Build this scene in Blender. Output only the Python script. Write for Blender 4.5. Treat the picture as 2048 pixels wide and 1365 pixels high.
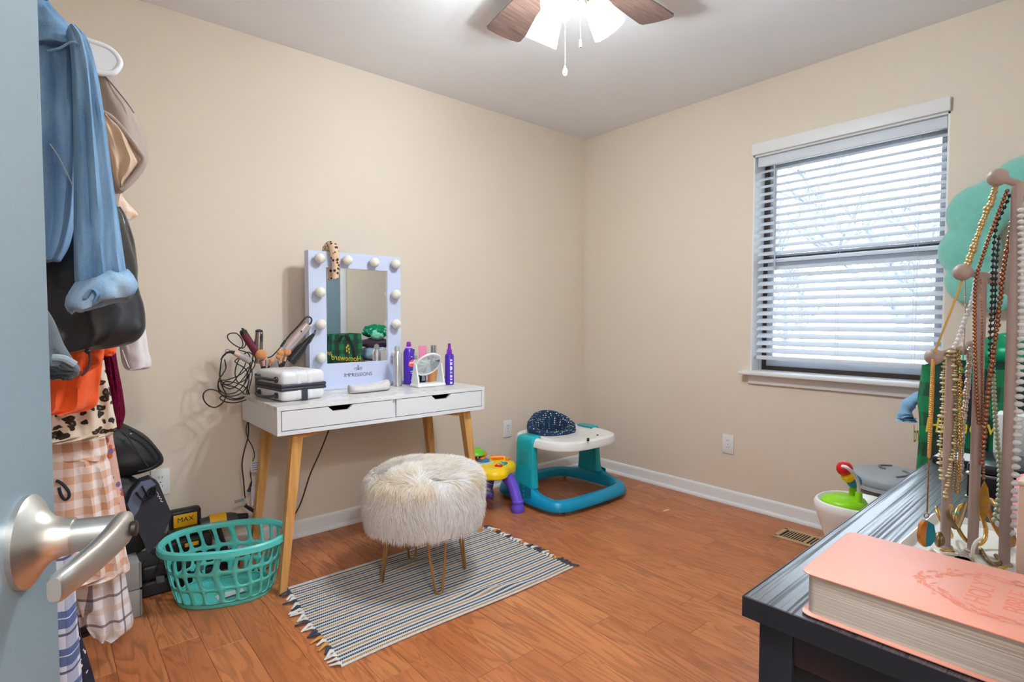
import bpy, bmesh, math, random
from mathutils import Vector, Matrix, noise
R = random.Random(7)
PI = math.pi
for o in list(bpy.data.objects): bpy.data.objects.remove(o)
SC = bpy.context.scene
COL = SC.collection

# ---------------------------------------------------------------- camera
YAW, PITCH, FPX, CAMH = 0.7065628, 0.0394259, 1098.09, 1.1031
cd = bpy.data.cameras.new('camera'); cam = bpy.data.objects.new('camera', cd); COL.objects.link(cam)
cd.sensor_width = 36; cd.lens = FPX / 2048 * 36; cd.clip_start = 0.02
cam.location = (0, 0, CAMH); cam.rotation_euler = (PI/2 - PITCH, 0, -YAW)
SC.camera = cam
# ---------------------------------------------------------------- daylight and exposure
SKY = 4.2
w = bpy.data.worlds.new('sky'); SC.world = w; w.use_nodes = True
bg = w.node_tree.nodes['Background']
bg.inputs[0].default_value = (0.80, 0.91, 1.0, 1); bg.inputs[1].default_value = SKY
vs = SC.view_settings
vs.view_transform = 'Standard'; vs.look = 'None'; vs.gamma = 1; vs.use_curve_mapping = False
vs.exposure = 0.54
FAN_W = 19.0      # watts of each of the three fan bulbs
HALL_FILL_W = 58.0     # watts of the fill lamp added in the unseen hallway

# ---------------------------------------------------------------- pixel helper (2048 x 1365 frame)
_fw = Vector((math.sin(YAW)*math.cos(PITCH), math.cos(YAW)*math.cos(PITCH), -math.sin(PITCH)))
_rt = Vector((math.cos(YAW), -math.sin(YAW), 0)); _up = _rt.cross(_fw)
def at(x, y, X=None, Y=None, z=None, d=None):
    r = _fw + _rt*((x-1024)/FPX) - _up*((y-682.5)/FPX)
    if X is not None: s = X/r.x
    elif Y is not None: s = Y/r.y
    elif z is not None: s = (z-CAMH)/r.z
    else: s = d
    return Vector((0, 0, CAMH)) + r*s

# ---------------------------------------------------------------- materials
def lin(c):
    f = lambda u: u/12.92 if u <= 0.04045 else ((u+0.055)/1.055)**2.4
    return tuple(f(v/255) for v in c[:3]) + (1,)
_mats = {}
def nt(name):
    m = bpy.data.materials.new(name); m.use_nodes = True
    n = m.node_tree.nodes; b = n['Principled BSDF']
    return m, n, m.node_tree.links, b
def M(name, col, rough=0.5, metal=0, var=0.06, vscale=6, bump=0, bscale=80, spec=0.5, trans=0, sheen=0, coat=0, emit=None, es=0, alpha=1, ior=1.45, coords='Object'):
    if name in _mats: return _mats[name]
    m, n, L, b = nt(name)
    c = lin(col)
    b.inputs['Roughness'].default_value = rough; b.inputs['Metallic'].default_value = metal
    b.inputs['Specular IOR Level'].default_value = spec
    b.inputs['Transmission Weight'].default_value = trans; b.inputs['IOR'].default_value = ior
    b.inputs['Sheen Weight'].default_value = sheen; b.inputs['Coat Weight'].default_value = coat
    b.inputs['Alpha'].default_value = alpha
    tc = n.new('ShaderNodeTexCoord')
    nz = n.new('ShaderNodeTexNoise'); nz.inputs['Scale'].default_value = vscale; nz.inputs['Detail'].default_value = 3
    L.new(tc.outputs[coords], nz.inputs['Vector'])
    mx = n.new('ShaderNodeMix'); mx.data_type = 'RGBA'
    mx.inputs[6].default_value = tuple(max(0, v*(1-var*2)) for v in c[:3]) + (1,)
    mx.inputs[7].default_value = tuple(min(1, v*(1+var*2)) for v in c[:3]) + (1,)
    L.new(nz.outputs[0], mx.inputs[0]); L.new(mx.outputs[2], b.inputs['Base Color'])
    if bump:
        n2 = n.new('ShaderNodeTexNoise'); n2.inputs['Scale'].default_value = bscale; n2.inputs['Detail'].default_value = 3
        L.new(tc.outputs[coords], n2.inputs['Vector'])
        bp = n.new('ShaderNodeBump'); bp.inputs['Strength'].default_value = bump; bp.inputs['Distance'].default_value = 0.004
        L.new(n2.outputs[0], bp.inputs['Height']); L.new(bp.outputs[0], b.inputs['Normal'])
    if emit:
        b.inputs['Emission Color'].default_value = lin(emit); b.inputs['Emission Strength'].default_value = es
    _mats[name] = m
    return m
class NB:
    """small node-graph helper"""
    def __init__(s, name, rough=0.6, spec=0.4, coords='Object'):
        s.m, s.n, s.L, s.b = nt(name); s.b.inputs['Roughness'].default_value = rough
        s.b.inputs['Specular IOR Level'].default_value = spec
        s.tc = s.n.new('ShaderNodeTexCoord'); s.co = s.tc.outputs[coords]
        _mats[name] = s.m
    def link(s, a, b): s.L.new(a, b)
    def mapping(s, vec=None, scale=(1,1,1), loc=(0,0,0), rot=(0,0,0)):
        q = s.n.new('ShaderNodeMapping'); q.inputs['Scale'].default_value = scale; q.inputs['Location'].default_value = loc
        q.inputs['Rotation'].default_value = rot
        s.L.new(vec or s.co, q.inputs[0]); return q.outputs[0]
    def noise(s, vec, scale, detail=3, dist=0, rough=.5):
        q = s.n.new('ShaderNodeTexNoise'); q.inputs['Scale'].default_value = scale; q.inputs['Detail'].default_value = detail
        q.inputs['Distortion'].default_value = dist; q.inputs['Roughness'].default_value = rough
        s.L.new(vec, q.inputs['Vector']); return q
    def wave(s, vec, scale, dist=0, detail=2, dscale=1, dirn='X', typ='BANDS', prof='SIN'):
        q = s.n.new('ShaderNodeTexWave'); q.wave_type = typ; q.bands_direction = dirn if typ == 'BANDS' else 'X'; q.wave_profile = prof
        q.inputs['Scale'].default_value = scale; q.inputs['Distortion'].default_value = dist
        q.inputs['Detail'].default_value = detail; q.inputs['Detail Scale'].default_value = dscale
        s.L.new(vec, q.inputs['Vector']); return q.outputs['Fac']
    def voro(s, vec, scale, feat='F1', rnd=1):
        q = s.n.new('ShaderNodeTexVoronoi'); q.feature = feat; q.inputs['Scale'].default_value = scale
        q.inputs['Randomness'].default_value = rnd
        s.L.new(vec, q.inputs['Vector']); return q
    def ramp(s, fac, stops, interp='LINEAR'):
        q = s.n.new('ShaderNodeValToRGB'); q.color_ramp.interpolation = interp
        e = q.color_ramp.elements
        while len(e) < len(stops): e.new(0.5)
        for i, (p, c) in enumerate(stops):
            e[i].position = p; e[i].color = lin(c) if max(c) > 1.01 else tuple(c)[:3] + (1,)
        s.L.new(fac, q.inputs[0]); return q.outputs[0]
    def math(s, op, a, b=None):
        q = s.n.new('ShaderNodeMath'); q.operation = op
        for i, v in enumerate((a, b)):
            if v is None: continue
            if isinstance(v, (int, float)): q.inputs[i].default_value = v
            else: s.L.new(v, q.inputs[i])
        return q.outputs[0]
    def mix(s, fac, a, b, blend='MIX'):
        q = s.n.new('ShaderNodeMix'); q.data_type = 'RGBA'; q.blend_type = blend
        for i, v in ((0, fac), (6, a), (7, b)):
            if isinstance(v, (int, float)): q.inputs[i].default_value = v
            elif isinstance(v, tuple): q.inputs[i].default_value = lin(v)
            else: s.L.new(v, q.inputs[i])
        return q.outputs[2]
    def sep(s, vec=None):
        q = s.n.new('ShaderNodeSeparateXYZ'); s.L.new(vec or s.co, q.inputs[0]); return q.outputs
    def col(s, c): s.L.new(c, s.b.inputs['Base Color'])
    def bump(s, h, strength=.3, dist=.003):
        q = s.n.new('ShaderNodeBump'); q.inputs['Strength'].default_value = strength; q.inputs['Distance'].default_value = dist
        s.L.new(h, q.inputs['Height']); s.L.new(q.outputs[0], s.b.inputs['Normal'])
    def band(s, v, period, width, off=0):
        """1 where frac((v+off)/period) < width"""
        a = s.math('DIVIDE', s.math('ADD', v, off + 50*period), period)
        return s.math('LESS_THAN', s.math('FRACT', a), width)

# ---------------------------------------------------------------- geometry
class G:
    def __init__(s): s.v = []; s.f = []; s.mi = []
    def add(s, vs, fs, Mx=None, mi=0):
        o = len(s.v)
        for p in vs:
            p = Vector(p); s.v.append(Mx @ p if Mx else p)
        for f in fs: s.f.append([i+o for i in f]); s.mi.append(mi)
        return s
    def box(s, c, sz, r=0, seg=2, rz=0, Mx=None, mi=0):
        bm = bmesh.new(); bmesh.ops.create_cube(bm, size=1)
        bmesh.ops.scale(bm, vec=sz, verts=bm.verts)
        if r > 0: bmesh.ops.bevel(bm, geom=list(bm.edges), offset=min(r, min(sz)*.49), segments=seg, profile=.5, affect='EDGES')
        bm.verts.index_update()
        T = Matrix.Translation(c) @ Matrix.Rotation(rz, 4, 'Z')
        if Mx: T = Mx @ T
        s.add([v.co.copy() for v in bm.verts], [[v.index for v in f.verts] for f in bm.faces], T, mi); bm.free(); return s
    def tube(s, pts, r, n=8, closed=False, cap=True, flat=None, mi=0, up=None):
        pts = [Vector(p) for p in pts]; k = len(pts)
        rr = r if isinstance(r, (list, tuple)) else [r]*k
        tang = []
        for i in range(k):
            a = pts[(i-1) % k] if (closed or i > 0) else pts[i]
            b = pts[(i+1) % k] if (closed or i < k-1) else pts[i]
            t = (b-a); tang.append(t.normalized() if t.length > 1e-9 else Vector((0,0,1)))
        u = Vector(up) if up else (Vector((0,0,1)) if abs(tang[0].z) < .9 else Vector((1,0,0)))
        vs = []; fs = []
        nrm = (u - tang[0]*u.dot(tang[0])).normalized()
        for i in range(k):
            nrm = (nrm - tang[i]*nrm.dot(tang[i]))
            nrm = nrm.normalized() if nrm.length > 1e-6 else tang[i].orthogonal().normalized()
            bi = tang[i].cross(nrm)
            fl = flat if flat else 1
            for j in range(n):
                a = 2*PI*j/n
                vs.append(pts[i] + nrm*math.cos(a)*rr[i]*fl + bi*math.sin(a)*rr[i])
        lim = k if closed else k-1
        for i in range(lim):
            for j in range(n):
                i2 = (i+1) % k
                fs.append([i*n+j, i*n+(j+1) % n, i2*n+(j+1) % n, i2*n+j])
        if cap and not closed:
            fs.append(list(range(n))[::-1]); fs.append([(k-1)*n+j for j in range(n)])
        s.add(vs, fs, None, mi); return s
    def lathe(s, prof, c=(0,0,0), n=24, Mx=None, sx=1, sy=1, mi=0, closed=False):
        vs = []; fs = []; k = len(prof)
        for (r, z) in prof:
            for j in range(n):
                a = 2*PI*j/n; vs.append((r*math.cos(a)*sx, r*math.sin(a)*sy, z))
        lim = k if closed else k-1
        for i in range(lim):
            for j in range(n):
                i2 = (i+1) % k
                fs.append([i*n+j, i*n+(j+1) % n, i2*n+(j+1) % n, i2*n+j])
        if not closed:
            if prof[0][0] > 1e-5: fs.append(list(range(n))[::-1])
            if prof[-1][0] > 1e-5: fs.append([(k-1)*n+j for j in range(n)])
        T = Matrix.Translation(c)
        if Mx: T = T @ Mx
        s.add(vs, fs, T, mi); return s
    def sphere(s, c, r, n=12, m=8, sc=(1,1,1), Mx=None, mi=0):
        prof = [(r*math.sin(PI*i/m), -r*math.cos(PI*i/m)) for i in range(m+1)]
        prof[0] = (1e-5, -r); prof[-1] = (1e-5, r)
        T = Matrix.Diagonal((*sc, 1))
        if Mx: T = Mx @ T
        return s.lathe(prof, c, n, T, mi=mi)
    def prism(s, poly, t, Mx=None, mi=0):
        """2D polygon in local XY, extruded in +Z by t"""
        k = len(poly)
        vs = [(x, y, 0) for x, y in poly] + [(x, y, t) for x, y in poly]
        fs = [list(range(k))[::-1], list(range(k, 2*k))] + [[i, (i+1) % k, (i+1) % k + k, i+k] for i in range(k)]
        s.add(vs, fs, Mx, mi); return s
    def loft(s, rings, cap=True, mi=0, Mx=None):
        n = len(rings[0]); vs = [p for r in rings for p in r]; fs = []
        for i in range(len(rings)-1):
            for j in range(n): fs.append([i*n+j, i*n+(j+1) % n, (i+1)*n+(j+1) % n, (i+1)*n+j])
        if cap:
            fs.append(list(range(n))[::-1]); fs.append([(len(rings)-1)*n+j for j in range(n)])
        s.add(vs, fs, Mx, mi); return s
    def grid(s, fn, nu, nv, mi=0):
        vs = [fn(i/nu, j/nv) for j in range(nv+1) for i in range(nu+1)]
        fs = [[j*(nu+1)+i, j*(nu+1)+i+1, (j+1)*(nu+1)+i+1, (j+1)*(nu+1)+i] for j in range(nv) for i in range(nu)]
        s.add(vs, fs, None, mi); return s

def cr(pts, n=8, closed=False):
    """Catmull-Rom through points"""
    P = [Vector(p) for p in pts]; k = len(P); out = []
    for i in range(k if closed else k-1):
        g = (lambda q: P[q % k]) if closed else (lambda q: P[max(0, min(k-1, q))])
        p0, p1, p2, p3 = g(i-1), g(i), g(i+1), g(i+2)
        for j in range(n):
            t = j/n
            out.append(.5*((2*p1) + (p2-p0)*t + (2*p0-5*p1+4*p2-p3)*t*t + (3*p1-p0-3*p2+p3)*t**3))
    if not closed: out.append(P[-1])
    return out

WM = {}
def thing(name, label, cat, loc=(0,0,0), rz=0, group=None, kind=None):
    o = bpy.data.objects.new(name, None); COL.objects.link(o)
    o.location = loc; o.rotation_euler = (0, 0, rz); o.empty_display_size = .05
    WM[o] = Matrix.Translation(loc) @ Matrix.Rotation(rz, 4, 'Z')
    if label: o['label'] = label
    if cat: o['category'] = cat
    if group: o['group'] = group
    if kind: o['kind'] = kind
    return o
def part(name, g, mat, parent=None, local=False, smooth=True, ang=38, label=None, kind=None, solid=0, sub=0):
    me = bpy.data.meshes.new(name)
    Wp = WM.get(parent, Matrix()) if parent else Matrix()
    vs = g.v if (local or not parent) else [Wp.inverted() @ v for v in g.v]
    me.from_pydata([tuple(v) for v in vs], [], g.f)
    for m in (mat if isinstance(mat, (list, tuple)) else [mat]): me.materials.append(m)
    if any(g.mi): me.polygons.foreach_set('material_index', g.mi)
    bm = bmesh.new(); bm.from_mesh(me)
    bmesh.ops.recalc_face_normals(bm, faces=bm.faces); bm.to_mesh(me); bm.free()
    if smooth:
        me.polygons.foreach_set('use_smooth', [True]*len(me.polygons)); me.set_sharp_from_angle(angle=math.radians(ang))
    o = bpy.data.objects.new(name, me); COL.objects.link(o)
    if parent: o.parent = parent
    WM[o] = Wp
    if label: o['label'] = label
    if kind: o['kind'] = kind
    if solid:
        q = o.modifiers.new('solid', 'SOLIDIFY'); q.thickness = solid; q.offset = 0
    if sub:
        q = o.modifiers.new('sub', 'SUBSURF'); q.levels = sub; q.render_levels = sub
    return o
def single(name, g, mat, label, cat, group=None, **k):
    """a thing that is one mesh; origin moved to its base"""
    lo = [min(v[i] for v in g.v) for i in range(3)]; hi = [max(v[i] for v in g.v) for i in range(3)]
    c = Vector(((lo[0]+hi[0])/2, (lo[1]+hi[1])/2, lo[2]))
    g.v = [v-c for v in g.v]
    o = part(name, g, mat, None, **k); o.location = c; WM[o] = Matrix.Translation(c)
    o['label'] = label; o['category'] = cat
    if group: o['group'] = group
    return o
def struct(name, g, mat, parent=None, **k):
    o = part(name, g, mat, parent, **k)
    if not parent: o['kind'] = 'structure'
    return o
def copy_tree(o, parent=None):
    c = o.copy(); COL.objects.link(c)
    if parent: c.parent = parent
    for ch in list(o.children): copy_tree(ch, c)
    return c
def text(body, size, mat, Mx, parent, name='lettering', shear=0, ext=.0004, sx=1, align='CENTER'):
    cu = bpy.data.curves.new('t', 'FONT'); cu.body = body; cu.size = size; cu.shear = shear; cu.extrude = ext; cu.align_x = align; cu.align_y = 'CENTER'
    cu.resolution_u = 3
    to = bpy.data.objects.new('t', cu); COL.objects.link(to)
    dg = bpy.context.evaluated_depsgraph_get(); dg.update()
    me = to.evaluated_get(dg).to_mesh()
    g = G(); g.add([Vector((v.co.x*sx, v.co.y, v.co.z)) for v in me.vertices], [list(p.vertices) for p in me.polygons], Mx)
    bpy.data.objects.remove(to); bpy.data.curves.remove(cu)
    return part(name, g, mat, parent, smooth=False)
def frame(o, x, y):
    """matrix with local X->x, local Y->y, origin o"""
    x = Vector(x).normalized(); y = Vector(y); y = (y - x*x.dot(y)).normalized(); z = x.cross(y)
    m = Matrix((x, y, z)).transposed().to_4x4(); m.translation = Vector(o); return m
def oval(n, rx, ry, e=2.0):
    out = []
    for i in range(n):
        a = 2*PI*i/n; c, s = math.cos(a), math.sin(a)
        out.append((rx*abs(c)**(2/e)*(1 if c >= 0 else -1), ry*abs(s)**(2/e)*(1 if s >= 0 else -1)))
    return out

# ================================================================ SETTING
XL, XR, YB, YL, H = -0.45, 3.104, -0.12, 2.804, 2.44
# --- materials of the shell
def wall_mat():
    b = NB('wall_paint', .75, .25); n = b.noise(b.co, 1.3, 2); c = b.mix(n.outputs[0], (231, 217, 201), (227, 213, 197)); b.col(c)
    f = b.noise(b.co, 260, 2); b.bump(f.outputs[0], .12, .001); return b.m
WALL = wall_mat()
CEIL = M('ceiling_paint', (240, 240, 243), .9, var=.01, bump=.15, bscale=220, spec=.2)
TRIM = M('white_trim_paint', (236, 235, 236), .42, var=.01)
WHITE = M('white_plastic', (235, 236, 238), .38, var=.01)
def wood_floor():
    b = NB('oak_floor', .33, .5)
    oi = b.n.new('ShaderNodeObjectInfo')
    off = b.n.new('ShaderNodeVectorMath'); off.operation = 'ADD'
    sc = b.n.new('ShaderNodeCombineXYZ')
    b.link(b.math('MULTIPLY', oi.outputs['Random'], 37.0), sc.inputs[0]); b.link(b.math('MULTIPLY', oi.outputs['Random'], 91.0), sc.inputs[1])
    b.link(b.co, off.inputs[0]); b.link(sc.outputs[0], off.inputs[1]); v = off.outputs[0]
    vs_ = b.mapping(v, (9, 1.1, 1)); big = b.noise(vs_, 1.0, 3, .6)                 # cathedral swirl field
    rings = b.math('FRACT', b.math('MULTIPLY', big.outputs[0], 13.0))
    line = b.ramp(rings, [(0, (0,0,0)), (.40, (.0,.0,.0)), (.82, (1,1,1)), (.93, (.8,.8,.8)), (1, (0,0,0))])
    fine = b.noise(b.mapping(v, (190, 7, 1)), 1, 3)
    broad = b.noise(b.mapping(v, (7, 1.6, 1)), 1, 3)
    base = b.ramp(broad.outputs[0], [(.28, (150, 84, 48)), (.5, (188, 112, 66)), (.72, (204, 134, 84))])
    tint = b.mix(oi.outputs['Random'], (172, 98, 58), (206, 132, 82))
    c = b.mix(.42, base, tint)
    c = b.mix(b.math('MULTIPLY', line, b.math('MULTIPLY', broad.outputs[0], .8)), c, (104, 54, 32))
    c = b.mix(b.math('MULTIPLY', b.ramp(fine.outputs[0], [(.5, (0,0,0)), (.75, (1,1,1))]), .3), c, (128, 70, 42))
    b.col(c)
    b.link(b.ramp(fine.outputs[0], [(.3, (.27,.27,.27)), (.8, (.42,.42,.42))]), b.b.inputs['Roughness'])
    b.bump(fine.outputs[0], .15, .0006); return b.m
OAK = wood_floor()
SUB = M('floor_seam', (60, 32, 16), .8)

fl = struct('floor', G().box(((XL+XR)/2, (YL-.3-.4)/2 - .35 + .3, -.03), (XR-XL+.3, 4.2, .04)), SUB)
pw = .1195; x = XL; k = 0
while x < XR:
    w_ = min(pw, XR-x); y = -1.25 - R.random()*.8
    while y < YL:
        ln = R.choice([.35, .5, .65, .8, 1.0, 1.2]) * (0.9 + R.random()*.2)
        y2 = min(y+ln, YL)
        if y2 > -1.2 and y2-y > .02:
            ya = max(y, -1.2)
            # a 5-sided slab with eased long edges
            e = .0009; x0, x1 = x+.0003, x+w_-.0003; a, c2 = ya+.0003, y2-.0003
            vs_ = [(x0, a, -.012), (x1, a, -.012), (x1, c2, -.012), (x0, c2, -.012), (x0+e, a+e, 0), (x1-e, a+e, 0), (x1-e, c2-e, 0), (x0+e, c2-e, 0),
                   (x0, a, -e), (x1, a, -e), (x1, c2, -e), (x0, c2, -e)]
            fs_ = [[3,2,1,0], [4,5,6,7], [0,1,9,8], [1,2,10,9], [2,3,11,10], [3,0,8,11], [8,9,5,4], [9,10,6,5], [10,11,7,6], [11,8,4,7]]
            part('plank', G().add(vs_, fs_), OAK, fl, smooth=False)
        y = y2
    x += pw

struct('ceiling', G().box(((XL+XR)/2, (YL+YB)/2, H+.05), (XR-XL+.3, YL-YB+.3, .1)), CEIL)
T = .12
struct('wall_left', G().box(((XL+XR)/2, YL+T/2, H/2), (XR-XL+2*T, T, H)), WALL)
struct('wall_side', G().box((XL-T/2, (YL+YB)/2, H/2), (T, YL-YB, H)), WALL)
# window wall with its opening
WY0, WY1, WZ0, WZ1 = .622, 1.514, .806, 2.032
g = G(); TW = .16
g.box((XR+TW/2, (YB+WY0)/2 - T/2, H/2), (TW, WY0-YB+T, H)); g.box((XR+TW/2, (WY1+YL)/2, H/2), (TW, YL-WY1, H))
g.box((XR+TW/2, (WY0+WY1)/2, WZ0/2), (TW, WY1-WY0, WZ0)); g.box((XR+TW/2, (WY0+WY1)/2, (WZ1+H)/2), (TW, WY1-WY0, H-WZ1))
struct('wall_right', g, WALL, smooth=False)
# rear wall with the doorway the camera stands in
DX0, DX1, DZ = -.275, .53, 2.05
g = G()
g.box(((XL+DX0)/2, YB-T/2, H/2), (DX0-XL, T, H)); g.box(((DX1+XR)/2, YB-T/2, H/2), (XR-DX1, T, H)); g.box(((DX0+DX1)/2, YB-T/2, (DZ+H)/2), (DX1-DX0, T, H-DZ))
struct('wall_rear', g, WALL, smooth=False)
# hallway behind the doorway
g = G(); hy0, hx0, hx1 = -1.15, -.6, 1.4
g.box(((hx0+hx1)/2, hy0-.04, H/2), (hx1-hx0, .08, H)); g.box((hx0-.04, (hy0+YB-T)/2, H/2), (.08, YB-T-hy0, H)); g.box((hx1+.04, (hy0+YB-T)/2, H/2), (.08, YB-T-hy0, H))
struct('wall_hallway', g, WALL, smooth=False)
struct('ceiling_hallway', G().box(((hx0+hx1)/2, (hy0+YB)/2, H+.05), (hx1-hx0+.2, YB-hy0, .1)), CEIL)
hl = thing('hallway_fill', 'round white fixture added in the unseen hallway as fill light for the room', 'added fill light', (.05, -.72, H-.09))  # added fixture out of view, fills the room from the camera side
part('diffuser', G().lathe([(.001, -.0), (.10, .01), (.135, .04), (.14, .06)], (.05, -.72, H-.09), 24), M('fill_diffuser', (255, 250, 240), .5, emit=(255, 246, 232), es=2.5), hl)
part('base_plate', G().lathe([(.145, .06), (.145, .09)], (.05, -.72, H-.09), 24), WHITE, hl)
ld = bpy.data.lights.new('hall_fill_lamp', 'POINT'); ld.energy = HALL_FILL_W; ld.shadow_soft_size = .12; ld.color = (.84, .93, 1)  # added fill source, brightens the room through the doorway
lo = bpy.data.objects.new('hall_fill_lamp', ld); COL.objects.link(lo); lo.location = (.05, -.72, H-.2)

def casing(name, x0, x1, z1, yface, sgn):
    g = G(); wd = .062
    g.box((x0-wd/2, yface+sgn*.009, z1/2), (wd, .018, z1), .004); g.box((x1+wd/2, yface+sgn*.009, z1/2), (wd, .018, z1), .004)
    g.box(((x0+x1)/2, yface+sgn*.009, z1+wd/2), (x1-x0+2*wd, .018, wd), .004)
    return struct(name, g, TRIM)
casing('trim_1', DX0, DX1, DZ, YB, 1)
g = G(); g.box((DX0+.008, YB-T/2, DZ/2), (.016, T, DZ)); g.box((DX1-.008, YB-T/2, DZ/2), (.016, T, DZ)); g.box(((DX0+DX1)/2, YB-T/2, DZ-.008), (DX1-DX0, T, .016))
struct('trim_2', g, TRIM)
# baseboards with shoe moulding
def baseboard(name, a, b, nrm):
    a = Vector(a); b = Vector(b); n = Vector(nrm); d = (b-a)
    prof = [(0, 0), (.013, 0), (.013, .066), (.010, .076), (.004, .081), (0, .082)]
    g = G(); g.loft([[a+n*u+Vector((0,0,v)) for u, v in prof], [b+n*u+Vector((0,0,v)) for u, v in prof]])
    o = struct(name, g, TRIM, ang=50)
    q = [(.013, 0), (.030, 0), (.0295, .008), (.026, .015), (.020, .0185), (.013, .019)]
    g = G(); g.loft([[a+n*u+Vector((0,0,v)) for u, v in q], [b+n*u+Vector((0,0,v)) for u, v in q]])
    part('shoe_moulding', g, TRIM, o, ang=60)
baseboard('baseboard_left', (XL, YL, 0), (XR, YL, 0), (0, -1, 0))
baseboard('baseboard_right', (XR, YL, 0), (XR, YB, 0), (-1, 0, 0))
baseboard('baseboard_rear', (DX1+.065, YB, 0), (1.30, YB, 0), (0, 1, 0))
baseboard('baseboard_side', (XL, YB, 0), (XL, YL, 0), (1, 0, 0))

# --- window
BRONZE = M('bronze_aluminium', (84, 72, 66), .45, .4, var=.04)
LSASH = M('pale_sash', (206, 212, 222), .4, var=.02)
def glass_mat():
    m, n, L, b = nt('window_glass'); out = n['Material Output']
    tr = n.new('ShaderNodeBsdfTransparent'); tr.inputs[0].default_value = (.96, .98, 1, 1)
    gl = n.new('ShaderNodeBsdfGlossy'); gl.inputs['Roughness'].default_value = .02
    lw = n.new('ShaderNodeFresnel'); lw.inputs[0].default_value = 1.45
    mx = n.new('ShaderNodeMixShader'); L.new(lw.outputs[0], mx.inputs[0]); L.new(tr.outputs[0], mx.inputs[1]); L.new(gl.outputs[0], mx.inputs[2])
    L.new(mx.outputs[0], out.inputs[0]); return m
GLASS = glass_mat()
win = thing('window_1', None, None, (XR, (WY0+WY1)/2, WZ0), kind='structure')
ym = (WY0+WY1)/2; wyl = WY1-WY0
part('head_casing', G().box((XR-.011, ym, WZ1+.031), (.022, wyl+.004, .062), .003), TRIM, win)
part('sill', G().box((XR+.035, ym, WZ0-.009), (.20, wyl+.085, .02), .005), TRIM, win)
part('apron', G().box((XR-.008, ym, WZ0-.0455), (.016, wyl+.012, .053), .003), TRIM, win)
g = G(); g.box((XR+.08, WY0+.004, (WZ0+WZ1)/2), (.16, .008, WZ1-WZ0)); g.box((XR+.08, WY1-.004, (WZ0+WZ1)/2), (.16, .008, WZ1-WZ0)); g.box((XR+.08, ym, WZ1-.004), (.16, wyl, .008))
part('jamb_lining', g, TRIM, win, smooth=False)
fx = XR+.135
def rect_frame(name, y0, y1, z0, z1, x, wd, dp, mat, par):
    for nm, c, s in (('rail', (x, (y0+y1)/2, z0+wd/2), (dp, y1-y0, wd)), ('rail', (x, (y0+y1)/2, z1-wd/2), (dp, y1-y0, wd)),
                     ('stile', (x, y0+wd/2, (z0+z1)/2), (dp, wd, z1-z0-2*wd)), ('stile', (x, y1-wd/2, (z0+z1)/2), (dp, wd, z1-z0-2*wd))):
        part(nm, G().box(c, s, .002), mat, par)
fo = part('outer_frame', G().box((fx+.012, ym, WZ0+.012), (.05, wyl-.016, .024), .002), BRONZE, win)
for yy in (WY0+.018, WY1-.018): part('frame_stile', G().box((fx+.012, yy, (WZ0+WZ1)/2), (.05, .02, WZ1-WZ0-.05), .002), BRONZE, fo)
part('frame_head', G().box((fx+.012, ym, WZ1-.02), (.05, wyl-.016, .024), .002), BRONZE, fo)
mz = 1.449
up_ = part('upper_sash', G().box((fx+.022, ym, mz), (.028, wyl-.04, .034), .002), BRONZE, win)
rect_frame('s', WY0+.03, WY1-.03, mz, WZ1-.03, fx+.03, .03, .02, LSASH, up_)
part('pane', G().box((fx+.03, ym, (mz+WZ1)/2), (.004, wyl-.12, WZ1-mz-.09)), GLASS, up_, smooth=False)
ls = part('lower_sash', G().box((fx+.002, ym, mz-.004), (.02, wyl-.04, .028), .002), BRONZE, win)
rect_frame('s', WY0+.03, WY1-.03, WZ0+.025, mz-.015, fx+.004, .034, .02, LSASH, ls)
part('pane', G().box((fx+.004, ym, (mz+WZ0)/2), (.004, wyl-.12, mz-WZ0-.09)), GLASS, ls, smooth=False)

# --- venetian blind
BL = M('blind_white', (222, 226, 235), .45, var=.01)
bl = thing('window_blind', 'white horizontal slat blind hanging inside the window', 'window blind', (XR+.05, ym, WZ1))
bx = XR+.058; y0, y1 = WY0+.014, WY1-.014
part('headrail', G().box((bx, ym, WZ1-.032), (.05, y1-y0, .042), .004), BL, bl)
part('valance', G().box((bx-.032, ym, WZ1-.036), (.010, y1-y0, .054), .004), BL, bl)
ns = 25; ztop = WZ1-.085; zb = .905; tilt = .48
secs = []
def slat_g():
    g = G(); hw = .0255; n = 6; th = .0028
    ring = []
    for i in range(n+1):
        u = -1+2*i/n; ring.append((u*hw, .0032*(1-u*u)+th/2))
    for i in range(n, -1, -1):
        u = -1+2*i/n; ring.append((u*hw, .0032*(1-u*u)-th/2))
    rot = Matrix.Rotation(-tilt, 4, 'Y')
    g.loft([[rot @ Vector((u, y0, v)) for u, v in ring], [rot @ Vector((u, y1, v)) for u, v in ring]]); return g
s0 = None
for i in range(ns):
    z = ztop - (ztop-zb-.02)*i/(ns-1)
    if s0 is None:
        s0 = part('slat', slat_g(), BL, bl, local=True); so = s0
    else:
        so = s0.copy(); COL.objects.link(so); so.parent = bl
    so.location = Vector((bx, 0, z)) - Vector(bl.location)
part('bottom_rail', G().box((bx, ym, zb-.022), (.05, y1-y0, .022), .006), BL, bl)
for yy in (y0+.10, ym, y1-.10):
    part('ladder_cord', G().tube([(bx-.029, yy, WZ1-.06), (bx-.029, yy, zb-.02)], .0009, 5), BL, bl)
    part('lift_cord', G().tube([(bx-.029, yy+.012, WZ1-.06), (bx-.029, yy+.012, zb-.02)], .0007, 5), BL, bl)
part('tilt_wand', G().tube([(bx-.04, y1-.095, WZ1-.07), (bx-.042, y1-.107, 1.385)], .0042, 8), M('wand_clear', (196, 200, 210), .2, var=.02), bl)

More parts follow.
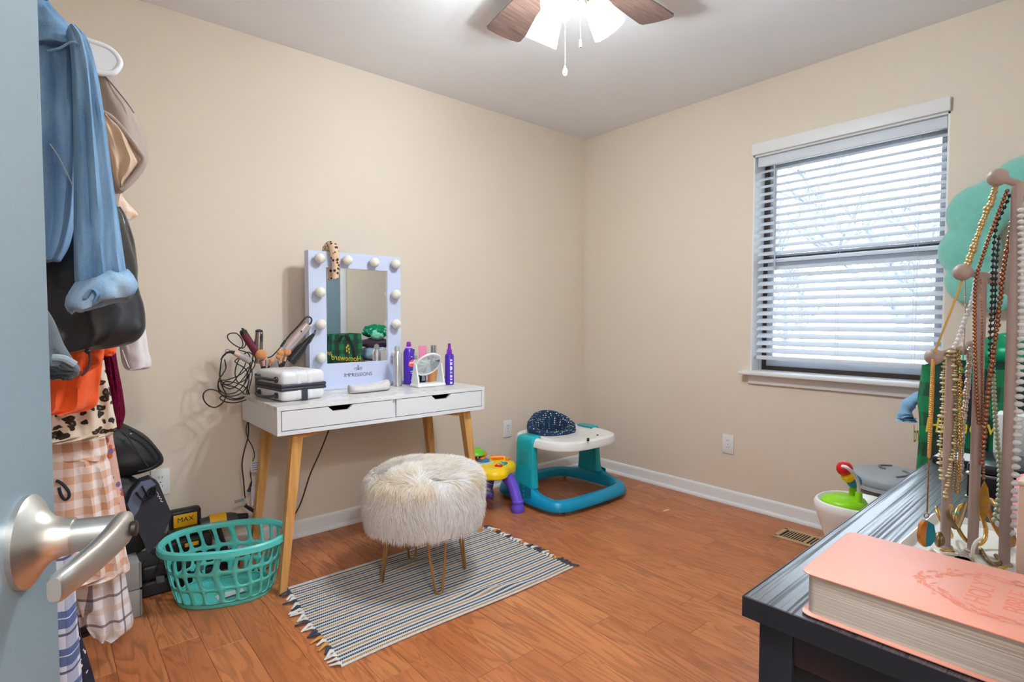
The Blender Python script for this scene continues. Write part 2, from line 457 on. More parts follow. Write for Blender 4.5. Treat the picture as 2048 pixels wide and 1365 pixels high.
# --- outside
gm = NB('lawn', .9, .1); n_ = gm.noise(gm.co, .8, 4); gm.col(gm.ramp(n_.outputs[0], [(.3, (196, 204, 176)), (.6, (222, 218, 206)), (.8, (232, 224, 214))]))
struct('ground_outside', G().box((30, 6, -.55), (53, 70, .1)), gm.m)
BARK = M('pale_bark', (142, 144, 156), .9, var=.1, vscale=4, bump=.4, bscale=20)
def tree(seed, h):
    r = random.Random(seed); g = G()
    def br(p, d, L_, rad, lev):
        pts = [p]; q = p; dd = d.copy()
        for i in range(4):
            dd = (dd + Vector((r.uniform(-.16, .16), r.uniform(-.16, .16), r.uniform(-.02, .12)))).normalized(); q = q + dd*L_/4; pts.append(q)
        g.tube(pts, [rad*(1-.13*i) for i in range(5)], 6 if lev == 0 else 4, cap=False)
        if lev >= 4: return
        for i in range(5 if lev < 3 else 4):
            t = r.uniform(.3, 1); b_ = pts[min(4, int(t*4))]
            a = r.uniform(0, 2*PI); nd = (dd*r.uniform(.5, 1.0) + Vector((math.cos(a), math.sin(a), r.uniform(-.1, .5)))*r.uniform(.5, .9)).normalized()
            br(b_, nd, L_*r.uniform(.45, .68), rad*.5, lev+1)
    br(Vector((0, 0, 0)), Vector((0, 0, 1)), h, .09*h/3, 0); return g
tr = [tree(s, 3.4) for s in (3, 8)]
tb = [single('bare_tree', t_, BARK, 'leafless tree standing on the lawn outside the window', 'tree', 'bare trees outside the window') for t_ in tr]
spots = [(9, 2.2), (11.5, 5.6), (17, 3.6), (20, 8.6), (26, 6.0), (30, 12.0)]
for i, (x, y) in enumerate(spots):
    o = tb[i % 2] if i < 2 else tb[i % 2].copy()
    if i >= 2: COL.objects.link(o)
    o.location = (x, y, -.5); o.rotation_euler = (0, 0, i*1.3); o.scale = (1, 1, .9+.1*(i % 3))

# --- outlets, vent
DARK = M('dark_slot', (38, 36, 36), .6)
def outlet(loc, nrm, label):
    loc = Vector(loc); n = Vector(nrm); t = Vector((0,0,1)).cross(n)
    o = thing('wall_outlet', label, 'outlet', loc, group='wall outlets')
    F = frame(loc, t, (0,0,1))
    part('cover_plate', G().box((0, 0, .003), (.070, .115, .006), .002, Mx=F), WHITE, o)
    for s in (-1, 1):
        q = part('receptacle', G().prism([(x, y+s*.0195) for x, y in oval(16, .017, .0145, 3)], .0075, F), WHITE, o)
        for sx in (-.006, .006): part('slot', G().box((sx, s*.0195+.002, .0077), (.0018, .008, .001), Mx=F), DARK, q, smooth=False)
    part('screw', G().lathe([(.003, .006), (.003, .0072)], (0,0,0), 10, F), M('screw_steel', (150, 150, 150), .4, .8), o)
outlet((3.104, 1.640, .357), (-1, 0, 0), 'white double outlet below and left of the window')
outlet((2.352, 2.804, .370), (0, -1, 0), 'white double outlet on the wall behind the baby walker')
outlet((.372, 2.804, .392), (0, -1, 0), 'white outlet plate on the wall half hidden behind the black bags')
VENT = M('vent_tan', (196, 164, 124), .45, .1, var=.03)
vt = thing('floor_vent', 'tan metal floor register set in the wood floor below the window', 'floor vent', (2.875, 1.09, 0))
part('frame', G().box((2.795+.012, 1.09, .003), (.024, .29, .006), .002).box((2.955-.012, 1.09, .003), (.024, .29, .006), .002).box((2.875, 1.225, .003), (.14, .022, .006), .002).box((2.875, .955, .003), (.14, .022, .006), .002).box((2.875, 1.09, .003), (.14, .016, .0058), .002), VENT, vt)
part('duct', G().box((2.875, 1.09, .0008), (.135, .25, .001)), DARK, vt, smooth=False)
for s in (-1, 1):
    for i in range(8):
        part('louver', G().box((2.875, 1.09+s*(.016+.0125*i+.004), .0026), (.112, .0048, .0034)), VENT, vt, smooth=False)
sp = M('paint_spill', (225, 214, 200), .7)
tag_ = single('floor_scuff', G().prism([(0, 0), (.05, .008), (.06, .02), (.02, .016)], .0008, Matrix.Translation(at(1326, 1024, z=.0005)) @ Matrix.Rotation(-.3, 4, 'Z')), sp, 'small pale scrap lying on the wood floor before the window wall', 'scrap')

# ================================================================ DOORS
BLUE = M('blue_door_paint', (134, 158, 172), .42, var=.015, bump=.06, bscale=120)
NICK = M('brushed_nickel', (206, 203, 198), .36, 1, var=.03, vscale=40)
hb = math.radians(18); dd_ = Vector((math.sin(hb), math.cos(hb), 0)); dn = Vector((math.cos(hb), -math.sin(hb), 0))
hk = Vector((-.016, .596, .921)); hinge = hk - dd_*.697; hinge.z = 0
dw = .762
F = frame(hinge, dd_, (0, 0, 1))            # local x along the door, y up, z = dd x up
zs = 1 if (F.to_3x3() @ Vector((0,0,1))).dot(dn) > 0 else -1
dr = struct('door_1', G().box((dw/2, 1.015, -zs*.0175), (dw, 2.03, .035), .002, Mx=F), BLUE)
A = frame(hk, dd_, (0, 0, 1))
if zs < 0: A = A @ Matrix.Rotation(PI, 4, 'Y')
ro = part('rosette', G().lathe([(.0375, 0), (.0375, .004), (.0345, .0065), (.026, .011), (.0185, .018), (.0155, .026), (.0150, .033)], (0,0,0), 40, A), NICK, dr)
part('neck', G().lathe([(.0135, .030), (.0135, .062)], (0,0,0), 28, A), NICK, dr)
# lever: from the neck end towards the hinge
ld_ = -1 if zs > 0 else 1
sec = []
for t, wx, wz, off in ((-.0155, .005, .009, .066), (-.012, .0070, .0125, .066), (0, .0075, .0135, .066), (.03, .0068, .0118, .065), (.06, .0062, .0108, .062), (.09, .0058, .0102, .057), (.107, .0054, .0098, .054), (.110, .004, .008, .0535)):
    ring = [(ld_*t, b_*wz, off + a_*wx) for a_, b_ in oval(20, 1, 1, 3.2)]
    sec.append([A @ Vector(p) for p in ring])
part('lever', G().loft(sec), NICK, dr, ang=50)
part('lock_button', G().lathe([(.0065, .074), (.0065, .0772), (.005, .078)], (0,0,0), 18, A), M('lock_dark', (70, 66, 62), .4, .9), dr)
# closet door behind the dresser, seen only in the vanity mirror
cx0, cx1 = 1.42, 2.30
d2 = struct('door_2', G().box(((cx0+cx1)/2, YB+.004, 1.02), (cx1-cx0, .012, 2.02), .002), BLUE)
part('knob', G().sphere((1.45, YB+.045, .95), .027, 16, 10).tube([(1.45, YB+.01, .95), (1.45, YB+.045, .95)], .01, 12), NICK, d2)
casing('trim_3', cx0, cx1, 2.035, YB, 1)

# ================================================================ CEILING FAN
fc = Vector((1.388, 1.324, 0))
fan = thing('ceiling_fan', 'brown five-blade ceiling fan with three lit frosted glass shades', 'ceiling fan', (fc.x, fc.y, H))
BRZ = M('fan_bronze', (74, 62, 56), .35, .8, var=.03)
part('canopy', G().lathe([(.075, 2.44), (.085, 2.42), (.085, 2.40), (.06, 2.39)], (fc.x, fc.y, 0), 28), BRZ, fan)
part('motor_housing', G().lathe([(.06, 2.395), (.115, 2.385), (.125, 2.36), (.125, 2.315), (.105, 2.295), (.06, 2.288), (.058, 2.262), (.045, 2.255)], (fc.x, fc.y, 0), 32), BRZ, fan)
def blade_mat():
    b = NB('fan_walnut', .45, .4); v = b.mapping(None, (3, 40, 3)); n = b.noise(v, 3, 3, .4)
    b.col(b.ramp(n.outputs[0], [(.3, (86, 64, 58)), (.7, (122, 96, 88))])); return b.m
WAL = blade_mat()
bp = [(.15, -.050), (.17, -.055), (.30, -.066), (.44, -.076), (.535, -.080), (.548, -.072), (.556, -.04), (.556, .02), (.548, .072), (.535, .080), (.44, .076), (.30, .066), (.17, .055), (.15, .050)]
for i in range(5):
    a = math.radians(3.0 + 72*i)
    Mx = Matrix.Translation((fc.x, fc.y, 2.318)) @ Matrix.Rotation(a, 4, 'Z') @ Matrix.Rotation(math.radians(9), 4, 'X')
    b_ = part('blade', G().prism(bp, .006, Mx), WAL, fan, smooth=False)
    part('blade_iron', G().prism([(.10, -.02), (.16, -.035), (.22, -.03), (.235, 0), (.22, .03), (.16, .035), (.10, .02)], .004, Mx @ Matrix.Translation((0, 0, -.005))), BRZ, b_, smooth=False)
part('light_hub', G().lathe([(.045, 2.262), (.062, 2.250), (.062, 2.215), (.04, 2.200), (.012, 2.193), (.001, 2.192)], (fc.x, fc.y, 0), 24), BRZ, fan)
def shade_mat():
    m, n, L, b = nt('frosted_shade'); out = n['Material Output']
    tr = n.new('ShaderNodeBsdfTranslucent'); tr.inputs[0].default_value = (.95, .96, .95, 1)
    tp = n.new('ShaderNodeBsdfTransparent'); tp.inputs[0].default_value = (.95, .97, .96, 1)
    df = n.new('ShaderNodeBsdfDiffuse'); df.inputs[0].default_value = (.9, .92, .92, 1)
    gl = n.new('ShaderNodeBsdfGlossy'); gl.inputs['Roughness'].default_value = .15
    tc = n.new('ShaderNodeTexCoord'); nz = n.new('ShaderNodeTexNoise'); nz.inputs['Scale'].default_value = 35
    L.new(tc.outputs['Object'], nz.inputs['Vector'])
    m1 = n.new('ShaderNodeMixShader'); L.new(nz.outputs[0], m1.inputs[0]); L.new(tr.outputs[0], m1.inputs[1]); L.new(df.outputs[0], m1.inputs[2])
    m2 = n.new('ShaderNodeMixShader'); m2.inputs[0].default_value = .6; L.new(m1.outputs[0], m2.inputs[1]); L.new(tp.outputs[0], m2.inputs[2])
    m3 = n.new('ShaderNodeMixShader'); m3.inputs[0].default_value = .05; L.new(m2.outputs[0], m3.inputs[1]); L.new(gl.outputs[0], m3.inputs[2])
    L.new(m3.outputs[0], out.inputs[0]); return m
SHADE = shade_mat()
BULB = M('lit_bulb', (255, 252, 245), .5, emit=(255, 250, 244), es=14)
for deg in (89.5, -30.5, 209.5):
    a = math.radians(deg); dv = Vector((math.cos(a), math.sin(a), 0)); ax = (dv*math.sin(math.radians(33)) + Vector((0,0,-1))*math.cos(math.radians(33))).normalized()
    p0 = fc + Vector((0, 0, 2.222)) + dv*.045
    part('lamp_arm', G().tube([fc+Vector((0,0,2.23))+dv*.03, p0+dv*.012, p0+dv*.018+ax*.022], .010, 10), BRZ, fan)
    Fm = frame(p0+dv*.018+ax*.015, ax.orthogonal(), ax.cross(ax.orthogonal()))
    if (Fm.to_3x3() @ Vector((0,0,1))).dot(ax) < 0: Fm = frame(p0+dv*.018+ax*.015, ax.orthogonal(), -ax.cross(ax.orthogonal()))
    hd = part('lamp_holder', G().lathe([(.012, -.01), (.022, 0), (.024, .022), (.018, .024)], (0,0,0), 20, Fm), BRZ, fan)
    part('shade', G().lathe([(.024, .018), (.036, .032), (.046, .062), (.053, .100), (.059, .132), (.0575, .132), (.0515, .100), (.0445, .062), (.0345, .034), (.024, .020)], (0,0,0), 32, Fm, closed=True), SHADE, fan)
    part('bulb', G().lathe([(.012, .022), (.013, .034), (.021, .050), (.024, .064), (.021, .078), (.011, .086), (.0001, .088)], (0,0,0), 20, Fm), BULB, fan)
    l = bpy.data.lights.new('fan_bulb', 'POINT'); l.energy = FAN_W; l.shadow_soft_size = .03; l.color = (.86, .95, 1)
    lo = bpy.data.objects.new('fan_bulb', l); COL.objects.link(lo); lo.location = Fm @ Vector((0, 0, .112))
CHAIN = M('chain_brass', (140, 128, 118), .35, .8, var=.05)
CRYS = M('crystal', (236, 234, 230), .08, 0, spec=.9, trans=.55, var=.02)
def pull_chain(px, py0, py1, dep, drop):
    p1 = at(px, py1, d=dep); top = Vector((p1.x, p1.y, 2.215)); g = G()
    n = int((top.z-p1.z)/.0052)
    for i in range(n): g.sphere((p1.x, p1.y, p1.z+i*.0052), .0017, 6, 4)
    c = part('pull_chain', g, CHAIN, fan, kind='stuff')
    if drop == 'tear': part('pendant', G().lathe([(.0003, 0), (.002, -.004), (.006, -.014), (.009, -.024), (.0085, -.030), (.005, -.035), (.0002, -.036)], p1, 10), CRYS, c, smooth=False)
    else: part('pendant', G().lathe([(.0003, 0), (.003, -.004), (.0035, -.012), (.003, -.020), (.004, -.026), (.0002, -.028)], p1, 10), CHAIN, c)
pull_chain(1130, 0, 130, 1.86, 'tear')
pull_chain(1161, 0, 78, 1.80, 'fob')

# ================================================================ VANITY DESK
DW = M('desk_white', (226, 228, 232), .4, var=.012)
def marble():
    b = NB('marble_paper', .3, .5); v = b.mapping(None, (4, 7, 4)); n1 = b.noise(v, 1.6, 5, 1.6); n2 = b.noise(b.mapping(None, (1, 2, 1)), 7, 4, .8)
    vein = b.ramp(n1.outputs[0], [(.40, (226, 222, 220)), (.48, (176, 164, 158)), (.53, (222, 218, 216)), (.62, (198, 186, 178)), (.70, (228, 226, 226))])
    b.col(b.mix(b.math('MULTIPLY', n2.outputs[0], .5), vein, (230, 228, 228))); return b.m
MARB = marble()
def oakleg():
    b = NB('rubberwood_leg', .45, .4); n = b.noise(b.mapping(None, (60, 60, 4)), 1, 3)
    b.col(b.ramp(n.outputs[0], [(.3, (196, 140, 78)), (.7, (222, 172, 106))])); return b.m
LEGW = oakleg()
X0, X1, Y0, Y1, ZT, ZB = .684, 1.703, 2.212, 2.70, .760, .645
dk = thing('vanity_desk', 'white two-drawer vanity desk with marble paper top and splayed wood legs', 'desk', ((X0+X1)/2, (Y0+Y1)/2, 0))
xm = (X0+X1)/2
part('desk_top', G().box((xm, (Y0+Y1)/2, ZT-.008), (X1-X0, Y1-Y0, .016), .001, 1), MARB, dk, smooth=False)
part('top_edging', G().box((xm, Y0-.0006, ZT-.0085), (X1-X0, .0016, .015)), DW, dk, smooth=False)
for x in (X0+.008, X1-.008): part('side_panel', G().box((x, (Y0+Y1)/2, (ZT-.016+ZB)/2), (.016, Y1-Y0, ZT-.016-ZB), .0008, 1), DW, dk, smooth=False)
part('bottom_panel', G().box((xm, (Y0+Y1)/2, ZB+.008), (X1-X0-.032, Y1-Y0, .016)), DW, dk, smooth=False)
part('back_panel', G().box((xm, Y1-.008, (ZT+ZB)/2), (X1-X0-.032, .014, ZT-ZB-.034)), DW, dk, smooth=False)
part('divider', G().box((xm, (Y0+Y1)/2, (ZT+ZB)/2), (.016, Y1-Y0-.018, ZT-ZB-.034)), DW, dk, smooth=False)
CUT = M('cut_edge', (206, 188, 166), .6)
for a, b_ in ((X0+.019, xm-.0105), (xm+.0105, X1-.019)):
    z0, z1 = ZB+.0190, ZT-.0190; m_ = (a+b_)/2; c = .055; k = .020
    poly = [(a, z0), (b_, z0), (b_, z1), (m_+c, z1), (m_+c-.022, z1-k), (m_-c+.022, z1-k), (m_-c, z1), (a, z1)]
    Mx = Matrix(((1,0,0,0), (0,0,-1,Y0+.015), (0,1,0,0), (0,0,0,1)))
    dq = part('drawer', G().prism(poly, .0145, Mx), DW, dk, smooth=False)
    part('grip_edge', G().box((m_, Y0+.0078, z1-k-.0003), (2*c-.044, .0136, .0012)), CUT, dq, smooth=False)
    part('drawer_tray', G().box((m_, Y0+.215, z0+.004), (b_-a-.03, .39, .006)).box((m_, Y0+.03, z0+.03), (b_-a-.03, .01, .05)), M('drawer_inside', (70, 56, 52), .8), dq, smooth=False)
def leg(top, foot, ht=.0215, hf=.0135):
    ring = lambda c, h_: [Vector(c)+Vector((sx*h_, sy*h_, 0)) for sx, sy in ((-1,-1), (1,-1), (1,1), (-1,1))]
    return G().loft([ring(top, ht), ring(foot, hf)])
for (tx, fx_) in ((.775, .703), (1.612, 1.694)):
    for (ty, fy) in ((2.262, 2.246), (2.628, 2.655)):
        part('leg', leg((tx, ty, ZB), (fx_, fy, 0)), LEGW, dk, smooth=False)
    s = 1 if tx < 1 else -1
    part('leg_brace', G().prism([(0, 0), (s*.17, 0), (s*.012, -.026), (0, -.026)], .022, Matrix(((1,0,0,tx+s*.018), (0,0,1,2.25), (0,1,0,ZB), (0,0,0,1)))), LEGW, dk, smooth=False)
    part('cross_rail', G().box((tx, 2.445, ZB-.014), (.022, .33, .026)), LEGW, dk, smooth=False)

# ---------------------------------------------------------------- lighted mirror
MW = M('mirror_frame_lilac', (206, 214, 240), .35, var=.012)
mx0, mx1, my, mz0, mz1, md = .967, 1.458, 2.625, .775, 1.434, .052
vm = thing('vanity_mirror', 'white lighted vanity mirror with round bulbs standing on the desk', 'mirror', ((mx0+mx1)/2, my+md/2, .76))
gx0, gx1, gz0, gz1 = 1.052, 1.381, .885, 1.357
for nm, c, s in (('frame_top', ((mx0+mx1)/2, my+md/2, (gz1+mz1)/2), (mx1-mx0, md, mz1-gz1)), ('frame_bottom', ((mx0+mx1)/2, my+md/2, (mz0+gz0)/2), (mx1-mx0, md, gz0-mz0)),
                 ('frame_side', ((mx0+gx0)/2, my+md/2, (gz0+gz1)/2), (gx0-mx0, md, gz1-gz0)), ('frame_side', ((gx1+mx1)/2, my+md/2, (gz0+gz1)/2), (mx1-gx1, md, gz1-gz0))):
    part(nm, G().box(c, s), MW, vm, smooth=False)
MIR = M('mirror_silver', (246, 248, 247), .0, 1, var=0)
part('mirror_glass', G().box(((gx0+gx1)/2, my+.012, (gz0+gz1)/2), (gx1-gx0, .006, gz1-gz0)), MIR, vm, smooth=False)
part('back_panel', G().box(((gx0+gx1)/2, my+.034, (gz0+gz1)/2), (gx1-gx0, .03, gz1-gz0)), MW, vm, smooth=False)
part('base', G().box(((mx0+mx1)/2, my+.012, .768), (mx1-mx0, .10, .0155), .003), MW, vm)
OPAL = M('opal_bulb', (236, 232, 222), .12, spec=.6, var=.01)
bpos = [(at(x, y, Y=my)) for x, y in ((637, 516), (692, 520), (742, 525), (792, 526), (639, 580), (792, 583), (640, 642), (792, 641), (642, 706), (793, 711))]
lz = [1.395, 1.235, 1.08, .92]
for i, p in enumerate(bpos):
    cxs = [mx0+.045, 1.150, 1.294, mx1-.042]
    xx = cxs[i] if i < 4 else (cxs[0] if i % 2 == 0 else cxs[3]); zz = lz[0] if i < 4 else lz[1+(i-4)//2]
    b_ = part('bulb', G().sphere((xx, my-.030, zz), .0255, 20, 12), OPAL, vm)
    part('socket', G().tube([(xx, my, zz), (xx, my-.010, zz)], .017, 16), MW, b_)
INK = M('print_grey', (86, 92, 112), .5)
Fm = frame(((mx0+mx1)/2+.0, my-.0004, .822), (1, 0, 0), (0, 0, 1))
text('IMPRESSIONS', .026, INK, Fm, vm)
g = G(); cxx = (mx0+mx1)/2
def curl(pts): g.tube([(cxx+x, my-.0006, .846+z) for x, z in pts], .0009, 5)
for s in (-1, 1):
    curl([(0, .002), (s*.008, .000), (s*.018, .003), (s*.022, .009), (s*.018, .014), (s*.012, .011), (s*.013, .007)])
    curl([(s*.001, .003), (s*.005, .010), (s*.004, .016), (0, .019)]); curl([(s*.002, .004), (s*.010, .007), (s*.009, .013)])
curl([(0, .0), (0, .028)]); curl([(-.003, .022), (.003, .022)])
part('emblem', g, INK, vm)

# padded leopard band hanging over the mirror corner
def spotted():
    b = NB('spotted_satin', .55, .4); v = b.voro(b.co, 56); n = b.noise(b.co, 30, 2)
    d = b.math('ADD', v.outputs['Distance'], b.math('MULTIPLY', n.outputs[0], .16))
    b.col(b.ramp(d, [(.0, (60, 42, 34)), (.43, (70, 50, 40)), (.47, (226, 192, 160)), (1, (232, 204, 176))])); return b.m
pts = cr([(1.083, my+.074, 1.395), (1.083, my+.070, 1.445), (1.083, my+.038, 1.464), (1.085, my+.0, 1.464), (1.085, my-.024, 1.44), (1.088, my-.027, 1.40), (1.090, my-.026, 1.36), (1.090, my-.025, 1.325), (1.087, my-.024, 1.300)], 5)
n = len(pts); single('hair_band', G().tube(pts, [.012+.011*math.sin(PI*.5*min(1, (i+2)/(n*.4)))**.6 if i < n*.5 else .023-.009*((i-n*.5)/(n*.5)) for i in range(n)], 14), spotted(), 'spotted padded curling band hung over the mirror frame top corner', 'hair band', ang=70)

# ================================================================ THINGS ON THE DESK
BLK = M('black_plastic', (34, 34, 38), .4, var=.05)
CORD = M('black_cord', (40, 37, 38), .45, var=.05)
SHELL = M('white_case_shell', (226, 226, 230), .38, var=.015, bump=.1, bscale=180)
GUN = M('gunmetal_trim', (60, 62, 74), .4, .2, var=.05)
# hard-shell train case
sc_ = thing('hard_shell_case', 'small white hard-shell travel case with dark zip band on the desk', 'case', (.818, 2.455, .7605), math.radians(7))
cw, cdp, z0 = .196, .255, 0
for nm, za, zb_ in (('lower_shell', .001, .058), ('upper_shell', .062, .126)):
    h_ = zb_-za
    sh = part(nm, G().box((0, 0, (za+zb_)/2), (cw, cdp, h_), .022, 4), SHELL, sc_, local=True, ang=60)
    for i in range(4):
        xw = cw/4-.0035; xc = -cw/2 + cw/4*(i+.5)
        if i in (1, 2): part('ridge', G().box((xc, 0, (za+zb_)/2), (xw, cdp+.004, h_+(.003 if nm[0] == 'u' else 0)), .021, 4), SHELL, sh, local=True, ang=60)
zb2 = part('zip_band', G().box((0, 0, .051), (cw+.004, cdp+.004, .013), .004, 2).box((0, 0, .066), (cw+.004, cdp+.004, .013), .004, 2), GUN, sc_, local=True, ang=60)
part('zip', G().box((0, 0, .0585), (cw-.002, cdp-.002, .006), .002), BLK, zb2, local=True)
part('clasp', G().box((.000, -cdp/2-.003, .024), (.026, .006, .047), .003), GUN, sc_, local=True)
for zz, sag in ((.092, .004), (.026, -.006)):
    hdl = cr([(-cw/2, -.085, zz), (-cw/2-.018, -.080, zz+sag*.3), (-cw/2-.030, -.03, zz+sag), (-cw/2-.030, .03, zz+sag), (-cw/2-.018, .075, zz+sag*.3), (-cw/2, .08, zz)], 6)
    ho = part('handle', G().tube(hdl, .0065, 10), GUN, sc_, local=True, ang=60)
    for yy in (-.085, .08): part('handle_mount', G().tube([(-cw/2+.002, yy, zz), (-cw/2-.008, yy, zz)], .013, 14), GUN, ho, local=True)
# folded washcloth
def cloth_g():
    g = G(); rings = []
    for i in range(15):
        u = i/14; x = 1.068+.205*u; ring = []
        for a, b_ in oval(28, 1, 1, 2.8):
            hz = .0205 - .006*math.sin(u*PI*1.1+.3) + .006*noise.noise(Vector((u*5, a*2, b_)))
            endf = min(1, 4*u+.55, 4*(1-u)+.55)
            ring.append(Vector((x, 2.415 + a*.042*endf + .018*(u-.5) + .004*noise.noise(Vector((u*6, b_*3, 1))), .7612 + hz + b_*hz)))
        rings.append(ring)
    return g.loft(rings)
single('washcloth', cloth_g(), M('terry_white', (226, 220, 220), .95, var=.04, vscale=60, bump=.9, bscale=420, sheen=.3), 'folded white terry washcloth lying at the front of the mirror', 'washcloth', ang=80)

def bottle(name, label, cat, c, prof, mat, n=24, group=None):
    return thing(name, label, cat, c, group=group), prof
# silver aerosol can
p = at(795, 772, z=.762); SILV = M('silver_can', (206, 208, 210), .28, .75, var=.03)
t = thing('aerosol_can', 'tall silver aerosol can standing at the right of the vanity mirror', 'spray can', (p.x, p.y, .7605))
c = (p.x, p.y, .7605)
part('can_body', G().lathe([(.018, 0), (.0215, .003), (.0215, .160), (.017, .176), (.0145, .180)], c, 28), SILV, t)
part('cap', G().lathe([(.0145, .180), (.0135, .196), (.010, .206), (.0001, .208)], c, 24), M('can_cap_grey', (176, 178, 172), .45, .2), t)
part('base_ring', G().lathe([(.0222, .001), (.0222, .006), (.0215, .008)], c, 28), M('can_ring', (190, 190, 192), .25, .9), t)
# purple hairspray
PUR = M('purple_plastic', (74, 40, 172), .32, var=.03); PUR2 = M('violet_cap', (134, 40, 176), .35, var=.03)
RED = M('red_orange_print', (240, 84, 70), .5); WPR = M('white_print', (232, 226, 244), .5)
p = at(818, 768, z=.762); c = (p.x, p.y, .7605)
t = thing('hairspray_can', 'wide purple hairspray can with red emblem beside the silver can', 'spray can', c)
part('can_body', G().lathe([(.022, 0), (.027, .004), (.0285, .010), (.0285, .165), (.026, .178), (.018, .191)], c, 28), PUR, t)
part('collar', G().lathe([(.018, .191), (.0182, .196), (.015, .198)], c, 24), M('collar_pink', (222, 170, 220), .4), t)
part('nozzle', G().lathe([(.013, .197), (.012, .214), (.009, .224), (.0001, .225)], c, 18), PUR2, t)
def wrap(c, r, ang, zc, pts, off=.0004):
    """flat polygon wrapped on a cylinder: pts in (arc, z)"""
    g = G(); k = len(pts); us = [q[0] for q in pts]; u0, u1 = min(us), max(us); N = 10; rows = []
    for i in range(N+1):
        u = min(u1-1e-6, max(u0+1e-6, u0+(u1-u0)*i/N)); zs_ = []
        for j in range(k):
            (ua, za), (ub, zb_) = pts[j], pts[(j+1) % k]
            if (ua-u)*(ub-u) <= 0 and abs(ub-ua) > 1e-9: zs_.append(za+(zb_-za)*(u-ua)/(ub-ua))
        rows.append((u, min(zs_), max(zs_)))
    q = lambda u, v: Vector((c[0]+(r+off)*math.cos(ang+u/r), c[1]+(r+off)*math.sin(ang+u/r), c[2]+zc+v))
    g.add([q(u, z) for u, za, zb_ in rows for z in (za, zb_)], [[2*i, 2*i+1, 2*i+3, 2*i+2] for i in range(N)]); return g
facing = math.atan2(-p.y, -p.x)
part('emblem', wrap(c, .0285, facing+.55, .112, [(-.018, -.012), (-.004, -.020), (.010, -.018), (.020, -.004), (.018, .010), (.006, .022), (-.006, .014), (-.016, .008)]), RED, t, smooth=False)
part('emblem_mark', wrap(c, .0285, facing+.55, .114, [(-.014, -.004), (.014, -.002), (.014, .006), (-.012, .004)], .0007), WPR, t, smooth=False)
for zz, ww in ((.070, .016), (.060, .010), (.022, .012), (.146, .008)):
    part('print_line', wrap(c, .0285, facing+.55, zz, [(-ww/2, -.002), (ww/2, -.002), (ww/2, .002), (-ww/2, .002)]), WPR, t, smooth=False)
# purple spray bottle
p = at(899, 769, z=.762); c = (p.x, p.y, .7605)
t = thing('spray_bottle', 'slim purple spray bottle standing alone near the right end of desk', 'spray bottle', c)
part('bottle_body', G().lathe([(.018, 0), (.0235, .004), (.0235, .150), (.020, .160), (.013, .164)], c, 28), PUR, t)
part('neck', G().lathe([(.0135, .162), (.0135, .184), (.010, .187)], c, 20), PUR2, t)
part('nozzle', G().lathe([(.0095, .186), (.0075, .206), (.0080, .216), (.0001, .217)], c, 16), PUR2, t)
facing = math.atan2(-p.y, -p.x)
for zz, ln in ((.012, .012), (.030, .008), (.046, .014), (.066, .008), (.088, .022), (.112, .016), (.130, .010)):
    part('print_line', wrap(c, .0235, facing+.42, zz, [(-.006, -ln/2), (-.002, -ln/2), (.001, -ln/2), (.006, -ln/3), (.006, ln/3), (-.006, ln/2)]), WPR, t, smooth=False)
part('print_leaf', wrap(c, .0235, facing+.40, .062, [(-.004, -.005), (.004, -.003), (.006, .004), (-.002, .006)], .0008), M('leaf_green', (110, 190, 90), .5), t, smooth=False)

# tilting round make-up mirror
t = thing('tilting_mirror', 'small white tabletop mirror with round tilting glass', 'mirror', (1.50, 2.405, .7605))
part('base', G().box((1.495, 2.415, .7685), (.165, .085, .016), .006, 3), WHITE, t)
for s, xx in ((-1, 1.420), (1, 1.570)):
    prof = [(-.036, 0), (.036, 0), (.030, .03), (.016, .075), (.012, .098), (0, .106), (-.012, .098), (-.016, .075), (-.030, .03)]
    part('upright', G().prism(prof, .007, Matrix(((0,0,1,xx-.0035), (1,0,0,2.415), (0,1,0,.775), (0,0,0,1)))), WHITE, t)
T1 = Matrix.Translation((1.495, 2.415, .868)) @ Matrix.Rotation(math.radians(-52), 4, 'X')
dz = Matrix.Rotation(PI/2, 4, 'X')
ring = [(.071+.006*math.cos(a), .0055*math.sin(a)) for a in [2*PI*i/10 for i in range(10)]]
T1 = Matrix.Translation((1.495, 2.415, .872)) @ Matrix.Rotation(math.radians(128), 4, 'X')
rg = part('mirror_ring', G().lathe(ring, (0,0,0), 40, T1, closed=True), WHITE, t, ang=60)
part('mirror_glass', G().lathe([(.0001, .0015), (.068, .0015)], (0,0,0), 40, T1), MIR, rg)
part('mirror_back', G().lathe([(.0001, -.003), (.068, -.003), (.068, -.001), (.0001, -.001)], (0,0,0), 40, T1), WHITE, rg)

